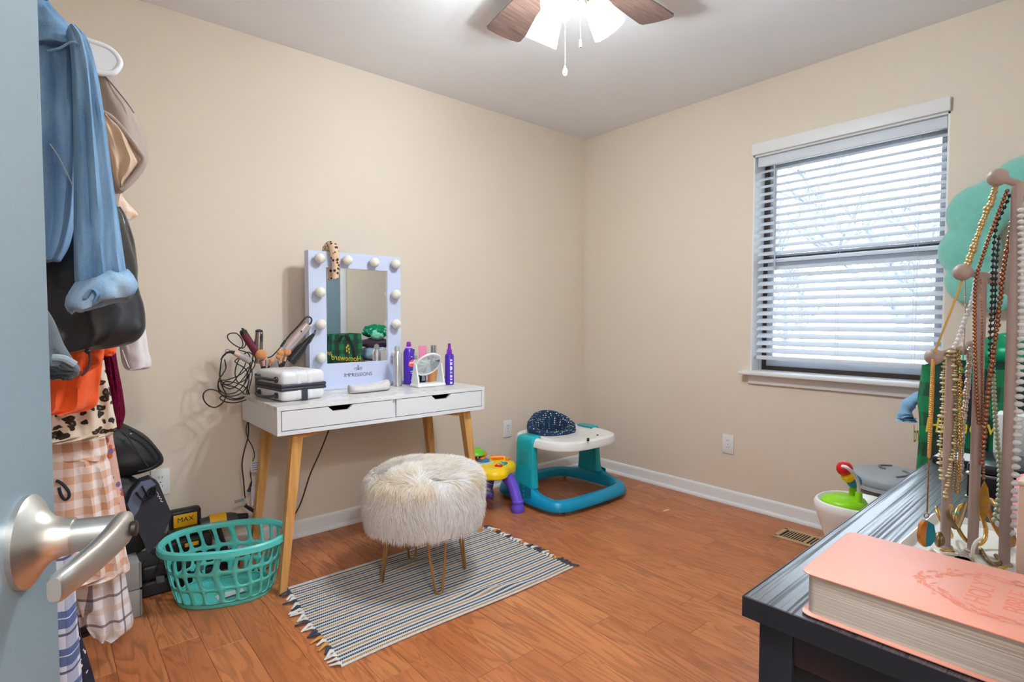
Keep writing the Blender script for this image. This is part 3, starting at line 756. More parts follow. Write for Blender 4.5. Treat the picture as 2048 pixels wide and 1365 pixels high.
# bottles and tubes behind it
PINK = M('pink_tube', (236, 140, 176), .4, var=.03)
def tubeg(c, w_, h_, tilt=0):
    rings = []
    for i in range(9):
        u = i/8; rx = w_/2*(.72+.28*u); ry = w_/2*(1-u)*.72+.0012
        rings.append([Vector((c[0]+a*rx, c[1]+b_*ry, c[2]+.022+u*(h_-.022))) for a, b_ in oval(20, 1, 1, 2.2)])
    return G().loft(rings)
c = (1.562, 2.578, .7605)
t = thing('cosmetic_tube', 'pink squeeze tube standing on its cap behind the small mirror', 'tube', c)
part('tube_body', tubeg(c, .052, .20), PINK, t); part('cap', G().lathe([(.017, 0), (.018, .022)], c, 20), M('tube_cap', (214, 120, 150), .35), t)
def jar(name, label, cat, c, r, h_, mat, capmat, caph, sq=False, neck=None):
    t = thing(name, label, cat, c)
    if sq: part('bottle_body', G().box((c[0], c[1], c[2]+h_/2), (2*r, 1.4*r, h_), .003), mat, t)
    else: part('bottle_body', G().lathe([(r*.9, 0), (r, .003), (r, h_-.006), (r*.75, h_)], c, 22), mat, t)
    rc = r*.62 if neck is None else neck
    part('cap', G().lathe([(rc, h_), (rc, h_+caph-.002), (rc*.9, h_+caph)], c, 20), capmat, t)
    return t
ORG = M('amber_lotion', (214, 152, 96), .3, var=.06); BLK2 = M('black_gloss', (24, 24, 30), .2)
CLR = M('clear_plastic', (226, 214, 216), .15, trans=.5, var=.03); GOLDC = M('rose_gold', (214, 176, 158), .25, .9)
jar('lotion_bottle', 'amber lotion bottle standing behind the tilting mirror, right of the pink tube', 'bottle', (1.605, 2.545, .7605), .026, .098, ORG, GOLDC, .03)
jar('face_mist', 'silver and rose gold bottle rising above the tilting mirror rim', 'bottle', (1.640, 2.59, .7605), .021, .150, CLR, M('silver_cap', (198, 200, 208), .2, .9), .05, neck=.016)
jar('perfume_bottle', 'clear perfume bottle with square black cap beside the purple hairspray', 'bottle', (1.512, 2.598, .7605), .018, .160, CLR, BLK2, .022, sq=True, neck=.011)
jar('beige_bottle', 'beige box shaped bottle with grey lid between perfume and pink tube', 'bottle', (1.497, 2.545, .7605), .017, .13, M('beige_gloss', (206, 190, 184), .35), M('grey_lid', (150, 146, 148), .4), .02, sq=True)
for i, (x, lab) in enumerate(((1.472, 'black printed make-up box below the tilting glass, at the left'), (1.504, 'black and grey printed make-up box below the tilting glass, at the right'))):
    t = thing('makeup_box', lab, 'box', (x, 2.486, .7605))
    part('carton', G().box((x, 2.486, .7605+.030+.005*i), (.028, .022, .060+.01*i), .001, 1), BLK2, t, smooth=False)
    part('label_panel', G().box((x, 2.4748, .7605+.032+.005*i), (.018, .0006, .030)), M('label_grey', (150, 160, 172), .5), t, smooth=False)
jar('small_dark_jar', 'small dark jar with black lid just left of the slim spray bottle', 'jar', (1.655, 2.53, .7605), .015, .018, M('pink_jar', (214, 170, 176), .4), BLK2, .014, neck=.0145)

# ---------------------------------------------------------------- hair tools behind the case
hold = thing('tool_caddy', 'dark blue caddy holding hair tools and brushes behind the white case', 'caddy', (.80, 2.645, .7605))
NAVY = M('navy_caddy', (38, 84, 122), .4, var=.1)
g = G(); g.lathe([(.040, 0), (.048, .005), (.050, .095), (.048, .095), (.046, .006), (.0001, .006)], (.775, 2.645, .7605), 24)
part('cup', g, NAVY, hold)
part('cup', G().lathe([(.036, 0), (.042, .005), (.046, .095), (.044, .095), (.040, .006), (.0001, .006)], (.872, 2.648, .7605), 24), NAVY, hold)
def tool(name, label, cat, pA, pB, radii, mat):
    """tapered round handle from pA (low) to pB (tip)"""
    t = thing(name, label, cat, pA); pA = Vector(pA); pB = Vector(pB); n = len(radii)
    part('barrel', G().tube([pA.lerp(pB, i/(n-1)) for i in range(n)], radii, 16), mat, t, ang=50); return t
CHR = M('chrome', (190, 186, 184), .12, 1)
YD = 2.63
def dp(x, y, Y=YD): return at(x, y, Y=Y)
def cordpart(t, pts, r=.0026, name='power_cord'): return part(name, G().tube(cr(pts, 8), r, 7), CORD, t)
# burgundy curling iron
t = tool('curling_iron', 'burgundy curling iron leaning left out of the caddy', 'curling iron', dp(524, 725), dp(488, 668), [.014, .0155, .016, .0165, .017, .0165], M('burgundy', (110, 44, 62), .3, .2))
part('end_cap', G().tube([dp(488.5, 669), dp(486, 662), dp(485.5, 660)], [.0165, .015, .008], 14), BLK, t)
for i in (.45, .6): part('button', G().sphere(dp(524, 725).lerp(dp(488, 668), i)+Vector((0, -.012, 0)), .004, 10, 6), BLK, t)
cordpart(t, [dp(486, 661), dp(484, 657.5), dp(488, 660), dp(490, 672), dp(491, 690), dp(484, 697), dp(470, 691), dp(458, 681), (dp(455, 672)), dp(462, 667), dp(474, 668), dp(484, 680), dp(485, 693), dp(478, 700), dp(497, 708), dp(500, 730), dp(488, 770)])
# chrome and black iron
t = tool('flat_iron', 'upright chrome and black hair iron standing in the caddy', 'hair iron', dp(517, 727), dp(518, 665), [.015, .016, .0165, .017, .0175, .017], CHR)
part('grip', G().tube([dp(520, 690, YD-.010), dp(521, 675, YD-.011), dp(521, 667, YD-.009)], [.006, .008, .007], 12), BLK, t)
part('end_cap', G().tube([dp(518, 666), dp(518, 661), dp(518, 659)], [.0168, .015, .007], 14), BLK, t)
cordpart(t, [dp(518, 660, YD+.01), dp(512, 672, YD+.02), dp(508, 690, YD+.02), dp(505, 720, YD+.01), dp(500, 745), dp(496, 770, YD-.02), dp(492, 790)])
# rose straightener leaning right
RG = M('rose_straightener', (206, 186, 184), .3, .3)
a, b_ = dp(573, 700, 2.60), dp(617, 650, 2.575)
t = thing('hair_straightener', 'pale rose hair straightener leaning right against the mirror frame', 'hair straightener', a)
part('arm', G().tube([a.lerp(b_, i/5)+Vector((-.004, 0, .004)) for i in range(6)], [.014, .0155, .016, .016, .0155, .013], 12), RG, t, ang=60)
part('arm', G().tube([a.lerp(b_, i/5)+Vector((.006, 0, -.006)) for i in range(6)], [.010, .011, .011, .011, .011, .009], 12), M('straightener_grey', (176, 168, 170), .35), t, ang=60)
part('button', G().sphere(dp(601, 663, 2.575)+Vector((0, -.011, 0)), .0042, 10, 6), BLK, t)
cordpart(t, [b_, dp(622, 646, 2.57), dp(623, 638, 2.57), dp(617, 634, 2.57), dp(610, 637, 2.57), dp(597, 652, 2.575), dp(580, 670, 2.585), dp(572, 680, 2.59)], .0038)
cordpart(t, [dp(573, 679, 2.59), dp(560, 696, 2.60), dp(545, 712, 2.62), dp(535, 716, 2.63)])
part('plug_sleeve', G().tube([dp(571, 681, 2.588), dp(562, 694, 2.592)], .0055, 10), BLK, t)
# black cone wand
t = thing('curling_wand', 'black tapered curling wand leaning right in the caddy', 'curling wand', dp(582, 722, 2.60))
q0, q1 = dp(580, 724, 2.60), dp(627, 668, 2.565)
part('barrel', G().tube([q0.lerp(q1, u) for u in (0, .08, .12, .5, .62, .8, 1)], [.024, .026, .024, .021, .014, .011, .005], 16), BLK, t, ang=40)
part('strap_loop', G().tube(cr([q1, dp(631, 660, 2.56), dp(630, 667, 2.56), dp(624, 680, 2.565), dp(618, 688, 2.57)], 6), .0016, 6), BLK, t)
# beige-tipped dryer brush lying left
t = thing('hot_brush', 'pale handled hot brush with black cord tip sticking out to the left', 'hair brush', dp(500, 715))
part('handle', G().tube([dp(500, 722), dp(488, 716), dp(478, 711)], [.016, .0155, .013], 14), CLR, t)
part('collar', G().tube([dp(479, 711.5), dp(473, 708.5), dp(468, 706)], [.0115, .012, .009], 14), M('tan_collar', (222, 186, 160), .4), t)
part('cord_guard', G().tube([dp(469, 706.3), dp(461, 704), dp(453, 706), dp(446, 713), dp(442, 720)], [.009, .006, .0045, .004, .003], 10), BLK, t)
cordpart(t, cr([dp(443, 719), dp(441, 735), dp(440, 755), dp(445, 775), dp(452, 790), dp(446, 805), dp(432, 815), dp(418, 812), dp(408, 801), dp(407, 788), dp(417, 780), dp(433, 782), dp(447, 793), dp(462, 800), dp(480, 799), dp(489, 795)], 3), .0029)
part('hang_loop', G().tube(cr([dp(455+4*math.cos(a_), 702+3*math.sin(a_)) for a_ in [i*PI/4 for i in range(8)]], 3, True), .001, 5, closed=True), BLK, t)
# loose tangle of cords
rng = random.Random(21)
lab = ['thin black cord looping widest across the wall beside the desk', 'thin black cord coiled nearest the case handles', 'thin black cord drooping lowest in the tangle', 'thin black cord knotted high in the tangle beside the irons', 'thin black cord crossing the middle of the tangle']
paths = [
 [(497, 735), (480, 750), (455, 760), (440, 762), (436, 775), (445, 790), (470, 792), (490, 780), (498, 760), (492, 740), (475, 728), (470, 722), (482, 716), (500, 720)],
 [(505, 725), (495, 745), (480, 765), (462, 778), (446, 772), (450, 764), (470, 766), (490, 775), (499, 790), (492, 800), (470, 806), (450, 804), (440, 797), (448, 792), (470, 798), (492, 793)],
 [(498, 752), (488, 770), (470, 786), (450, 788), (438, 778), (437, 762), (446, 748), (452, 735), (449, 720)],
 [(508, 712), (495, 705), (478, 720), (470, 745), (476, 765), (490, 760), (503, 742), (510, 728), (500, 715)],
 [(440, 760), (452, 770), (470, 775), (486, 786), (492, 798), (500, 770), (504, 745), (494, 722), (488, 735), (474, 755), (462, 768), (442, 770)]]
for i, pl in enumerate(paths):
    Y = 2.64+.012*i
    single('power_cord', G().tube(cr([dp(x, y, Y+.02*math.sin(k_*1.7+i)) for k_, (x, y) in enumerate(pl)], 8), .0024, 7), CORD, lab[i], 'cord', 'cords tangled beside the desk')
# two cords hanging to the floor
t = thing('hanging_cord', 'thick black cord hanging down past the desk side with a tag', 'cord', dp(495, 1000, 2.68))
part('cable', G().tube(cr([dp(*q, 2.68) for q in ((488, 798), (494, 806), (498, 820), (497, 850), (496, 875), (489, 900), (484, 930), (487, 960), (490, 995), (496, 1018), (508, 1024))], 6), .003, 8), CORD, t)
part('tag', G().box(dp(480, 1002, 2.678), (.048, .001, .014), rz=.2), M('tag_grey', (150, 152, 156), .6), t, smooth=False)
part('tag_wrap', G().tube([dp(490, 997, 2.68), dp(491, 1008, 2.68)], .005, 8), M('tag_wrap', (186, 196, 204), .3), t)
part('plug', G().tube([dp(490, 1012, 2.675), dp(500, 1018, 2.675), dp(509, 1024, 2.675)], [.007, .008, .007], 10), BLK, t)
t = thing('hanging_cord', 'thin black cord with white paper tags hanging beside the rear desk leg', 'cord', dp(500, 980, 2.72))
part('cable', G().tube(cr([dp(*q, 2.715) for q in ((495, 845), (492, 862), (497, 880), (505, 895), (509, 912), (505, 925), (501, 948), (503, 965), (499, 980))], 6), .0022, 8), CORD, t)
part('plug', G().tube([dp(503, 964, 2.715), dp(500, 977, 2.715), dp(497, 984, 2.715)], [.004, .007, .009], 10), BLK, t)
TAG = M('paper_tag', (212, 212, 224), .7, var=.02)
part('paper_tag', G().box(dp(513, 933, 2.712), (.052, .001, .048), rz=.05), TAG, t, smooth=False)
part('paper_tag', G().box(dp(507, 992, 2.712), (.022, .001, .090), rz=.3), TAG, t, smooth=False)
INK2 = M('tag_ink', (110, 112, 140), .7)
for i in range(4): part('tag_print', G().box(dp(513, 926+4.5*i, 2.7112), (.040, .0004, .003), rz=.05), INK2, t, smooth=False)
single('power_cord', G().tube(cr([at(*q, Y=2.62+.02*i) for i, q in enumerate(((664, 842), (657, 862), (640, 905), (620, 950), (600, 1010)))] + [at(575, 1052, Y=2.66), at(556, 1090, Y=2.62), at(545, 1130, z=.006), at(512, 1142, z=.005), at(490, 1130, z=.005)], 7), .0034, 8), CORD, 'black cord dropping from under the desk to the floor behind the basket', 'cord')

# make-up brushes
BR = M('brush_hair', (214, 142, 84), .9, var=.12, vscale=30, bump=.6, bscale=300, sheen=.4)
for i, (bx_, by_, r_, tx_, ty_, lab_) in enumerate(((523, 710, .026, 527, 735, 'large round orange make-up brush in front of the upright iron'), (574, 705, .019, 568, 725, 'orange make-up brush highest at the right of the caddy'), (561, 707, .017, 562, 728, 'small tan make-up brush at the middle of the caddy'), (557, 714, .013, 559, 730, 'smallest tan make-up brush just above the case'), (543, 722, .012, 538, 733, 'flat brown make-up brush lying low over the case'))):
    Yb = 2.595 if i else 2.60
    t = thing('makeup_brush', lab_, 'makeup brush', dp(tx_, ty_, Yb), group='make-up brushes in the caddy')
    a = dp(bx_, by_, Yb); b_ = dp(tx_, ty_, Yb)
    part('bristles', G().sphere(a, r_, 16, 10, (1, .8, .92)), BR, t)
    part('ferrule', G().tube([a.lerp(b_, .45), a.lerp(b_, .9)], [r_*.62, r_*.45], 12), GOLDC, t)
    part('handle', G().tube([a.lerp(b_, .88), a.lerp(b_, 1.9)], [r_*.42, r_*.3], 10), BLK, t)

# ================================================================ RUG
rx0, rx1, ry0, ry1 = .725, 1.745, 1.640, 2.275
def rug_h(x, y):
    h_ = .0045 + .0012*noise.noise(Vector((x*5, y*5, 0)))
    d = (x-1.30)*.35 + (y-1.74); h_ += .010*math.exp(-(d/.022)**2)*math.exp(-((x-1.36)/.13)**2)
    d2 = (x-1.20)*.1+(y-2.13); h_ += .007*math.exp(-(d2/.02)**2)*math.exp(-((x-1.22)/.09)**2)
    h_ += .006*math.exp(-((y-ry0)/.02)**2)*max(0, math.sin((x-.95)*5))*(.4)
    return max(.003, h_)
def skew(x, y):     # the near left corner pulls outward a little
    u = (x-rx0)/(rx1-rx0); v = (y-ry0)/(ry1-ry0)
    return x + (1-u)*(1-v)*(-.035) + u*(1-v)*.015 + (1-u)*.004*math.sin(v*9), y + .006*math.sin(u*7)*(1-v) + (1-v)*(1-u)*.0
def strip_mat(name, col, thread):
    b = NB(name, .9, .15); s_ = b.sep()
    k = b.band(s_[0], .0075, .17); n = b.noise(b.mapping(None, (120, 300, 120)), 1, 2)
    c = b.mix(n.outputs[0], col, tuple(int(v*.82) for v in col)); b.col(b.mix(b.math('MULTIPLY', k, .8), c, thread))
    w_ = b.wave(b.mapping(None, (1, 1, 1)), 1/.0075/ (2*PI) * PI*.99, dirn='X'); b.bump(w_, .5, .002); return b.m
RW = strip_mat('rug_white', (226, 224, 222), (196, 196, 198)); RN = strip_mat('rug_navy', (62, 72, 90), (200, 200, 204)); RM = strip_mat('rug_mustard', (186, 134, 70), (214, 208, 200))
rug = thing('woven_rug', 'striped woven cotton rug in white, navy and mustard with tied fringe', 'rug', ((rx0+rx1)/2, (ry0+ry1)/2, 0))
nrow = 66; dy = (ry1-ry0)/nrow
seq = [RN, RW, RN, RW, RM, RW]
for k in range(nrow):
    yc = ry1 - (k+.5)*dy; rings = []; ns_ = 44
    for i in range(ns_+1):
        x = rx0 + (rx1-rx0)*i/ns_; ring = []
        for (a, b_) in ((-.5, -.8), (.5, -.8), (.5, .1), (.25, .75), (0, 1), (-.25, .75), (-.5, .1)):
            X, Y = skew(x, yc + a*dy*.98); ring.append(Vector((X, Y, max(.0006, rug_h(x, yc) + b_*.0032))))
        rings.append(ring)
    part('stripe', G().loft(rings), seq[k % 6] if 0 < k < nrow-1 else RW, rug, ang=80)
FR = [M('fringe_navy', (58, 66, 82), .9, var=.15), M('fringe_white', (214, 212, 210), .9, var=.08), M('fringe_mustard', (190, 138, 72), .9, var=.1)]
for side in (0, 1):
    for k in range(25):
        v = (k+.5)/25; y = ry0+(ry1-ry0)*v; X, Y = skew(rx1 if side else rx0, y); s = 1 if side else -1
        r_ = R; ln = .024+.022*r_.random(); a = r_.uniform(-.9, .9)
        pts = cr([(X-s*.004, Y, .006), (X+s*.006, Y+.001, .011), (X+s*ln*.6, Y+a*.010, .008), (X+s*ln, Y+a*.022, .0045)], 3)
        part('fringe_knot', G().tube(pts, [.0082-.0005*i if i > 3 else .006+.0008*i for i in range(len(pts))], 7, flat=.62), FR[R.choice([0, 0, 1, 2, 0, 1])], rug, ang=60)
single('paper_scrap', G().box((.684, 2.06, .006), (.03, .022, .006), .003), TAG, 'torn white scrap lying beside the rug edge near the basket', 'scrap')

# ================================================================ FUR STOOL
sx_, sy_ = 1.213, 1.995
GOLD = M('brass_leg', (198, 156, 100), .3, .9, var=.03)
st = thing('fur_stool', 'round white faux fur stool on brass hairpin legs on the rug', 'stool', (sx_, sy_, 0))
feet = [(1.047, 2.056), (1.171, 1.820), (1.376, 1.934), (1.255, 2.172)]
for fx_, fy in feet:
    d = Vector((fx_-sx_, fy-sy_, 0)); u = d.normalized(); tz = Vector((-u.y, u.x, 0)); f0 = Vector((fx_, fy, .012))
    top = Vector((sx_, sy_, .262)) + d*.86
    pts = [top+tz*.042, top.lerp(f0, .5)+tz*.030, f0+tz*.016+Vector((0, 0, .022))]
    arc = [f0 + tz*.0155*math.cos(a) + Vector((0, 0, .0155 - .0155*math.sin(a))) for a in [PI*i/8 for i in range(9)]]
    pts2 = [f0-tz*.016+Vector((0, 0, .022)), top.lerp(f0, .5)-tz*.030, top-tz*.042]
    part('hairpin_leg', G().tube(pts+arc+pts2, .0052, 10), GOLD, st, ang=60)
part('seat_base', G().lathe([(.225, .250), (.235, .252), (.235, .266), (.225, .268)], (sx_, sy_, 0), 40), BLK, st)
def furmat():
    b = NB('faux_fur', .85, .08); n = b.noise(b.mapping(None, (9, 9, 6)), 1, 2); s_ = b.sep()
    hi = b.ramp(s_[2], [(.36, (0,0,0)), (.43, (1,1,1)), (.50, (.75,.75,.75))])
    cr_ = b.math('MULTIPLY', hi, b.ramp(n.outputs[0], [(.36, (0,0,0)), (.62, (1,1,1))]))
    b.col(b.mix(b.math('MULTIPLY', cr_, .75), (251, 249, 249), (236, 214, 180))); b.b.inputs['Sheen Weight'].default_value = .2
    tl = b.n.new('ShaderNodeBsdfTranslucent'); tl.inputs[0].default_value = lin((250, 246, 242)); mxs = b.n.new('ShaderNodeMixShader'); mxs.inputs[0].default_value = .4
    b.link(b.b.outputs[0], mxs.inputs[1]); b.link(tl.outputs[0], mxs.inputs[2]); b.link(mxs.outputs[0], b.n['Material Output'].inputs[0]); return b.m
FUR = furmat()
cush = part('cushion', G().lathe([(.0001, .262), (.20, .262), (.232, .275), (.238, .33), (.238, .42), (.228, .455), (.20, .470), (.12, .476), (.0001, .478)], (sx_, sy_, 0), 48), FUR, st, ang=60)
rg_ = random.Random(5); g = G(); vs_, fs_ = [], []
def strand(p, n, flow, ln, wd):
    """ribbon hair: starts along n, bends towards flow"""
    side = n.cross(flow)
    side = side.normalized() if side.length > 1e-4 else n.orthogonal().normalized()
    tw = rg_.uniform(-.9, .9); side = (side*math.cos(tw) + n*math.sin(tw)).normalized()
    o = len(vs_); q = p.copy(); d = (n*.75 + flow*.35).normalized(); K = 4
    for i in range(K+1):
        w_ = wd*(1-(i/K)**1.6)
        if i < K: vs_.append(q - side*w_); vs_.append(q + side*w_)
        else: vs_.append(q)
        d = (d + flow*.75 + Vector((rg_.gauss(0, .13), rg_.gauss(0, .13), rg_.gauss(0, .13)))).normalized(); q = q + d*ln/K
    for i in range(K-1): fs_.append([o+2*i, o+2*i+1, o+2*i+3, o+2*i+2])
    fs_.append([o+2*K-2, o+2*K-1, o+2*K])
CX = Vector((sx_, sy_, 0))
prof_ = cr([(.0, .478, 0), (.10, .477, 0), (.17, .473, 0), (.208, .464, 0), (.228, .446, 0), (.237, .415, 0), (.239, .36, 0), (.238, .31, 0), (.232, .272, 0)], 6)
seg = []; acc = 0
for i in range(len(prof_)-1):
    acc += (prof_[i+1]-prof_[i]).length*max(.01, (prof_[i].x+prof_[i+1].x)/2); seg.append(acc)
for i in range(64000):
    t_ = rg_.random()*acc; j = next(q for q, s_ in enumerate(seg) if s_ >= t_)
    f_ = rg_.random(); pp = prof_[j].lerp(prof_[j+1], f_); dv = (prof_[j+1]-prof_[j]).normalized()
    a = rg_.uniform(0, 2*PI); u = Vector((math.cos(a), math.sin(a), 0)); tg = Vector((-u.y, u.x, 0))
    nrm = (u*(-dv.y) + Vector((0, 0, dv.x))).normalized()
    down = u*dv.x + Vector((0, 0, dv.y))
    p = CX + u*pp.x + Vector((0, 0, pp.y))
    cl = noise.noise(Vector((p.x*9, p.y*9, p.z*11)))*.8 + noise.noise(Vector((p.x*28, p.y*28, p.z*22)))*.5
    top_ = max(0, nrm.z); b_ = noise.noise(Vector((p.x*6, p.y*6, 1)))*2.6
    flow = (down*(.9-.45*top_) + nrm*.10 + tg*cl*(1-top_*.4) + Vector((math.cos(b_), math.sin(b_), 0))*.6*top_ + Vector((0, 0, -.25))*(1-top_)).normalized()
    strand(p, nrm, flow, rg_.uniform(.030, .056)*(.8+.2*(1-top_)), .0012)
for i in range(260):        # stray long hairs
    a = rg_.uniform(0, 2*PI); z = .36+.1*rg_.random(); u = Vector((math.cos(a), math.sin(a), 0))
    strand(CX+u*.236+Vector((0, 0, z)), u, (u*.9+Vector((0, 0, -.5))+Vector((-u.y, u.x, 0))*rg_.gauss(0, .4)).normalized(), rg_.uniform(.05, .075), .0007)
g.add(vs_, fs_)
me = bpy.data.meshes.new('fur'); me.from_pydata([tuple(v - Vector((sx_, sy_, 0))) for v in g.v], [], g.f); me.materials.append(FUR)
me.polygons.foreach_set('use_smooth', [True]*len(me.polygons))
fo = bpy.data.objects.new('fur', me); COL.objects.link(fo); fo.parent = st; fo['kind'] = 'stuff'

# ================================================================ LAUNDRY BASKET
TEAL = M('teal_plastic', (94, 204, 196), .35, var=.02)
bc = Vector((.535, 2.40, 0)); brz = math.radians(-23)
bk = thing('laundry_basket', 'empty oval teal plastic laundry basket with open lattice sides', 'laundry basket', bc, brz)
def bwall(u, v, off=0):
    """u in turns, v 0..1 up the wall (local coordinates)"""
    z = .012 + .225*v; f = v**.75
    ax_ = .172 + .046*f; ay = .124 + .034*f
    u2 = u + .13/24*math.sin(v*2*PI*1.15+.5)
    a = 2*PI*u2; c, s = math.cos(a), math.sin(a)
    e = 2/2.3
    return Vector(((ax_+off)*abs(c)**e*(1 if c >= 0 else -1), (ay+off)*abs(s)**e*(1 if s >= 0 else -1), z + .004*math.sin(2*PI*u*12)*(1-v)*v*2))
NC = 24; rows = [(.03, .30), (.30, .58), (.58, .97)]
g = G()
K = 24
for c in range(NC):
    for (va, vb) in rows:
        outer = []; inner = []
        for i in range(K):
            t = 2*PI*i/K; cx_, sy2 = math.cos(t), math.sin(t)
            m_ = max(abs(cx_), abs(sy2)); outer.append((cx_/m_*.5, sy2/m_*.5))
            e = 2/3.6; inner.append((.37*abs(cx_)**e*(1 if cx_ >= 0 else -1), .405*abs(sy2)**e*(1 if sy2 >= 0 else -1)))
        P_ = lambda q: bwall((c+.5+q[0])/NC, (va+vb)/2+q[1]*(vb-va))
        vs2 = [P_(q) for q in outer] + [P_(q) for q in inner]
        g.add(vs2, [[i, (i+1) % K, (i+1) % K+K, i+K] for i in range(K)])
lat = part('lattice_wall', g, TEAL, bk, local=True, solid=.0038, ang=60)
bm = bmesh.new(); bm.from_mesh(lat.data); bmesh.ops.remove_doubles(bm, verts=bm.verts, dist=.0006); bmesh.ops.recalc_face_normals(bm, faces=bm.faces); bm.to_mesh(lat.data); bm.free()
rim = []
for i in range(72):
    ring = []
    for (o_, z) in ((-.004, .224), (.002, .236), (.012, .238), (.018, .232), (.019, .212), (.016, .211), (.013, .228), (.004, .230), (0, .216), (-.003, .216)):
        p = bwall(i/72, .97, o_); ring.append(Vector((p.x, p.y, z + (.0015 if 8 < (i % 36) < 18 else 0))))
    rim.append(ring)
g = G(); nn = len(rim[0]); vs2 = [p for r_ in rim for p in r_]; fs2 = []
for i in range(72):
    for j in range(nn): fs2.append([i*nn+j, i*nn+(j+1) % nn, ((i+1) % 72)*nn+(j+1) % nn, ((i+1) % 72)*nn+j])
g.add(vs2, fs2); part('rim', g, TEAL, bk, local=True, ang=40)
g = G(); prof = [[bwall(i/48, 0, -.010+o_)*1 for i in range(48)] for o_ in (0, .008, .012, .012)]
for r_, z in zip(prof, (.001, .001, .008, .018)):
    for p in r_: p.z = z
fl2 = [bwall(i/48, 0, -.002) for i in range(48)]
for p in fl2: p.z = .008
g.loft(prof, cap=False); g.loft([prof[0], prof[0]], cap=False); g.add(fl2, [list(range(48))]); g.add([Vector(p) for p in prof[0]], [list(range(48))])
part('bottom', g, TEAL, bk, local=True, ang=50)
lb = part('sticker', G().box((.02, -.035, .0088), (.10, .050, .0006), rz=.45), M('sticker_white', (206, 214, 212), .5), bk, local=True, smooth=False)
part('sticker_print', G().box((.030, -.054, .0094), (.095, .012, .0004), rz=.45), M('sticker_ink', (80, 86, 92), .5), lb, local=True, smooth=False)

# ================================================================ BABY WALKER
AQ = M('walker_aqua', (20, 172, 184), .33, var=.02); BLU = M('walker_blue', (8, 148, 190), .33, var=.02); TWH = M('walker_tray_white', (240, 238, 236), .3, var=.01)
YG = M('wheel_yellow', (206, 206, 40), .5); DBL = M('walker_panel', (10, 120, 150), .4)
wk = thing('baby_walker', 'turquoise baby walker with white tray and dotted navy seat in the corner', 'baby walker', (2.46, 2.40, 0))
cxw, cyw = 2.46, 2.40
path = cr([(2.205, 2.145), (2.46, 2.125), (2.70, 2.145), (2.775, 2.24), (2.770, 2.42), (2.745, 2.60), (2.66, 2.675), (2.46, 2.690), (2.26, 2.675), (2.185, 2.60), (2.172, 2.42), (2.165, 2.24)], 6, True)
rings = []; nP = len(path)
lo_g = G(); ringv = []
for i, p in enumerate(path):
    t = (path[(i+1) % nP]-path[i-1]).normalized(); nrm = Vector((t.y, -t.x, 0))
    lift = .055*max(math.exp(-((p.y-2.42)/.10)**2), 0)*(1 if abs(p.x-cxw) > .2 else 0)     # shoulders under the posts
    prof = [(-.036, .034), (-.030, .066+lift), (-.012, .080+lift), (.014, .080+lift), (.032, .066+lift*.7), (.046, .030), (.044, .026), (-.034, .026)]
    ringv.append([Vector((p.x, p.y, 0)) + nrm*a + Vector((0, 0, z)) for a, z in prof])
n8 = 8; vs2 = [q for r_ in ringv for q in r_]
fs2 = [[i*n8+j, i*n8+(j+1) % n8, ((i+1) % nP)*n8+(j+1) % n8, ((i+1) % nP)*n8+j] for i in range(nP) for j in range(n8)]
part('base_ring', lo_g.add(vs2, fs2), BLU, wk, ang=50)
for s, xx in ((-1, 2.176), (1, 2.748)):
    prof = []
    for z, hw, t0, xo in ((.11, .090, .030, 0), (.16, .082, .028, s*-.004), (.24, .076, .027, s*-.006), (.32, .074, .027, s*-.006), (.365, .074, .028, s*-.008), (.392, .072, .034, s*-.016), (.404, .066, .040, s*-.030), (.408, .058, .034, s*-.036)):
        prof.append([Vector((xx+xo+a*t0, 2.42+b_*hw, z)) for a, b_ in oval(24, 1, 1, 5)])
    pt = part('post', G().loft(prof), AQ, wk, ang=40)
    part('post_recess', G().box((xx-s*.008+s*.026*1, 2.42, .25), (.006, .085, .15), .003), M('aqua_deep', (18, 150, 164), .35), pt)
    pn = part('logo_panel', G().prism([(-.05, -.07), (.05, -.045), (.05, .035), (-.05, .02)], .003, Matrix(((0,0,1,xx+s*.046 if s > 0 else xx-.049), (1,0,0,2.375), (0,1,0,.10), (0,0,0,1)))), DBL, pt, smooth=False)
    for k_ in range(3): part('logo_mark', G().lathe([(.0065, 0), (.0065, .0008), (.0045, .0008), (.0045, 0)], (xx+(-.0492 if s < 0 else .0492), 2.385, .068+.026*k_), 14, Matrix.Rotation(-PI/2*1 if s < 0 else PI/2, 4, 'Y'), closed=True), M('logo_aqua', (60, 190, 200), .4), pn)
# tray
def traypoly(off): return [(2.457+a, 2.365+b_) for a, b_ in oval(56, .284+off, .262+off, 3.0)]
def tray_ring(off, z): return [Vector((x, y, z)) for x, y in traypoly(off)]
hole = lambda r_, z: [Vector((2.405+a, 2.435+b_, z)) for a, b_ in oval(56, .150+r_, .125+r_, 2.2)]
part('tray', G().loft([hole(0, .362), hole(0, .398), hole(.012, .404), tray_ring(-.075, .392), tray_ring(-.045, .398), tray_ring(-.025, .400), tray_ring(-.006, .392), tray_ring(.006, .360), tray_ring(.004, .352), tray_ring(-.004, .356), tray_ring(-.016, .380), hole(.01, .362)], cap=False), TWH, wk, ang=45)
for q in ((1195, 871), (1112, 874), (1183, 858)): part('tray_socket', G().box(at(*q, z=.394), (.010, .010, .008), .001), DARK, wk, smooth=False)
part('tray_slot', G().box(at(1176, 880, Y=2.103), (.016, .006, .018)), DARK, wk, smooth=False)
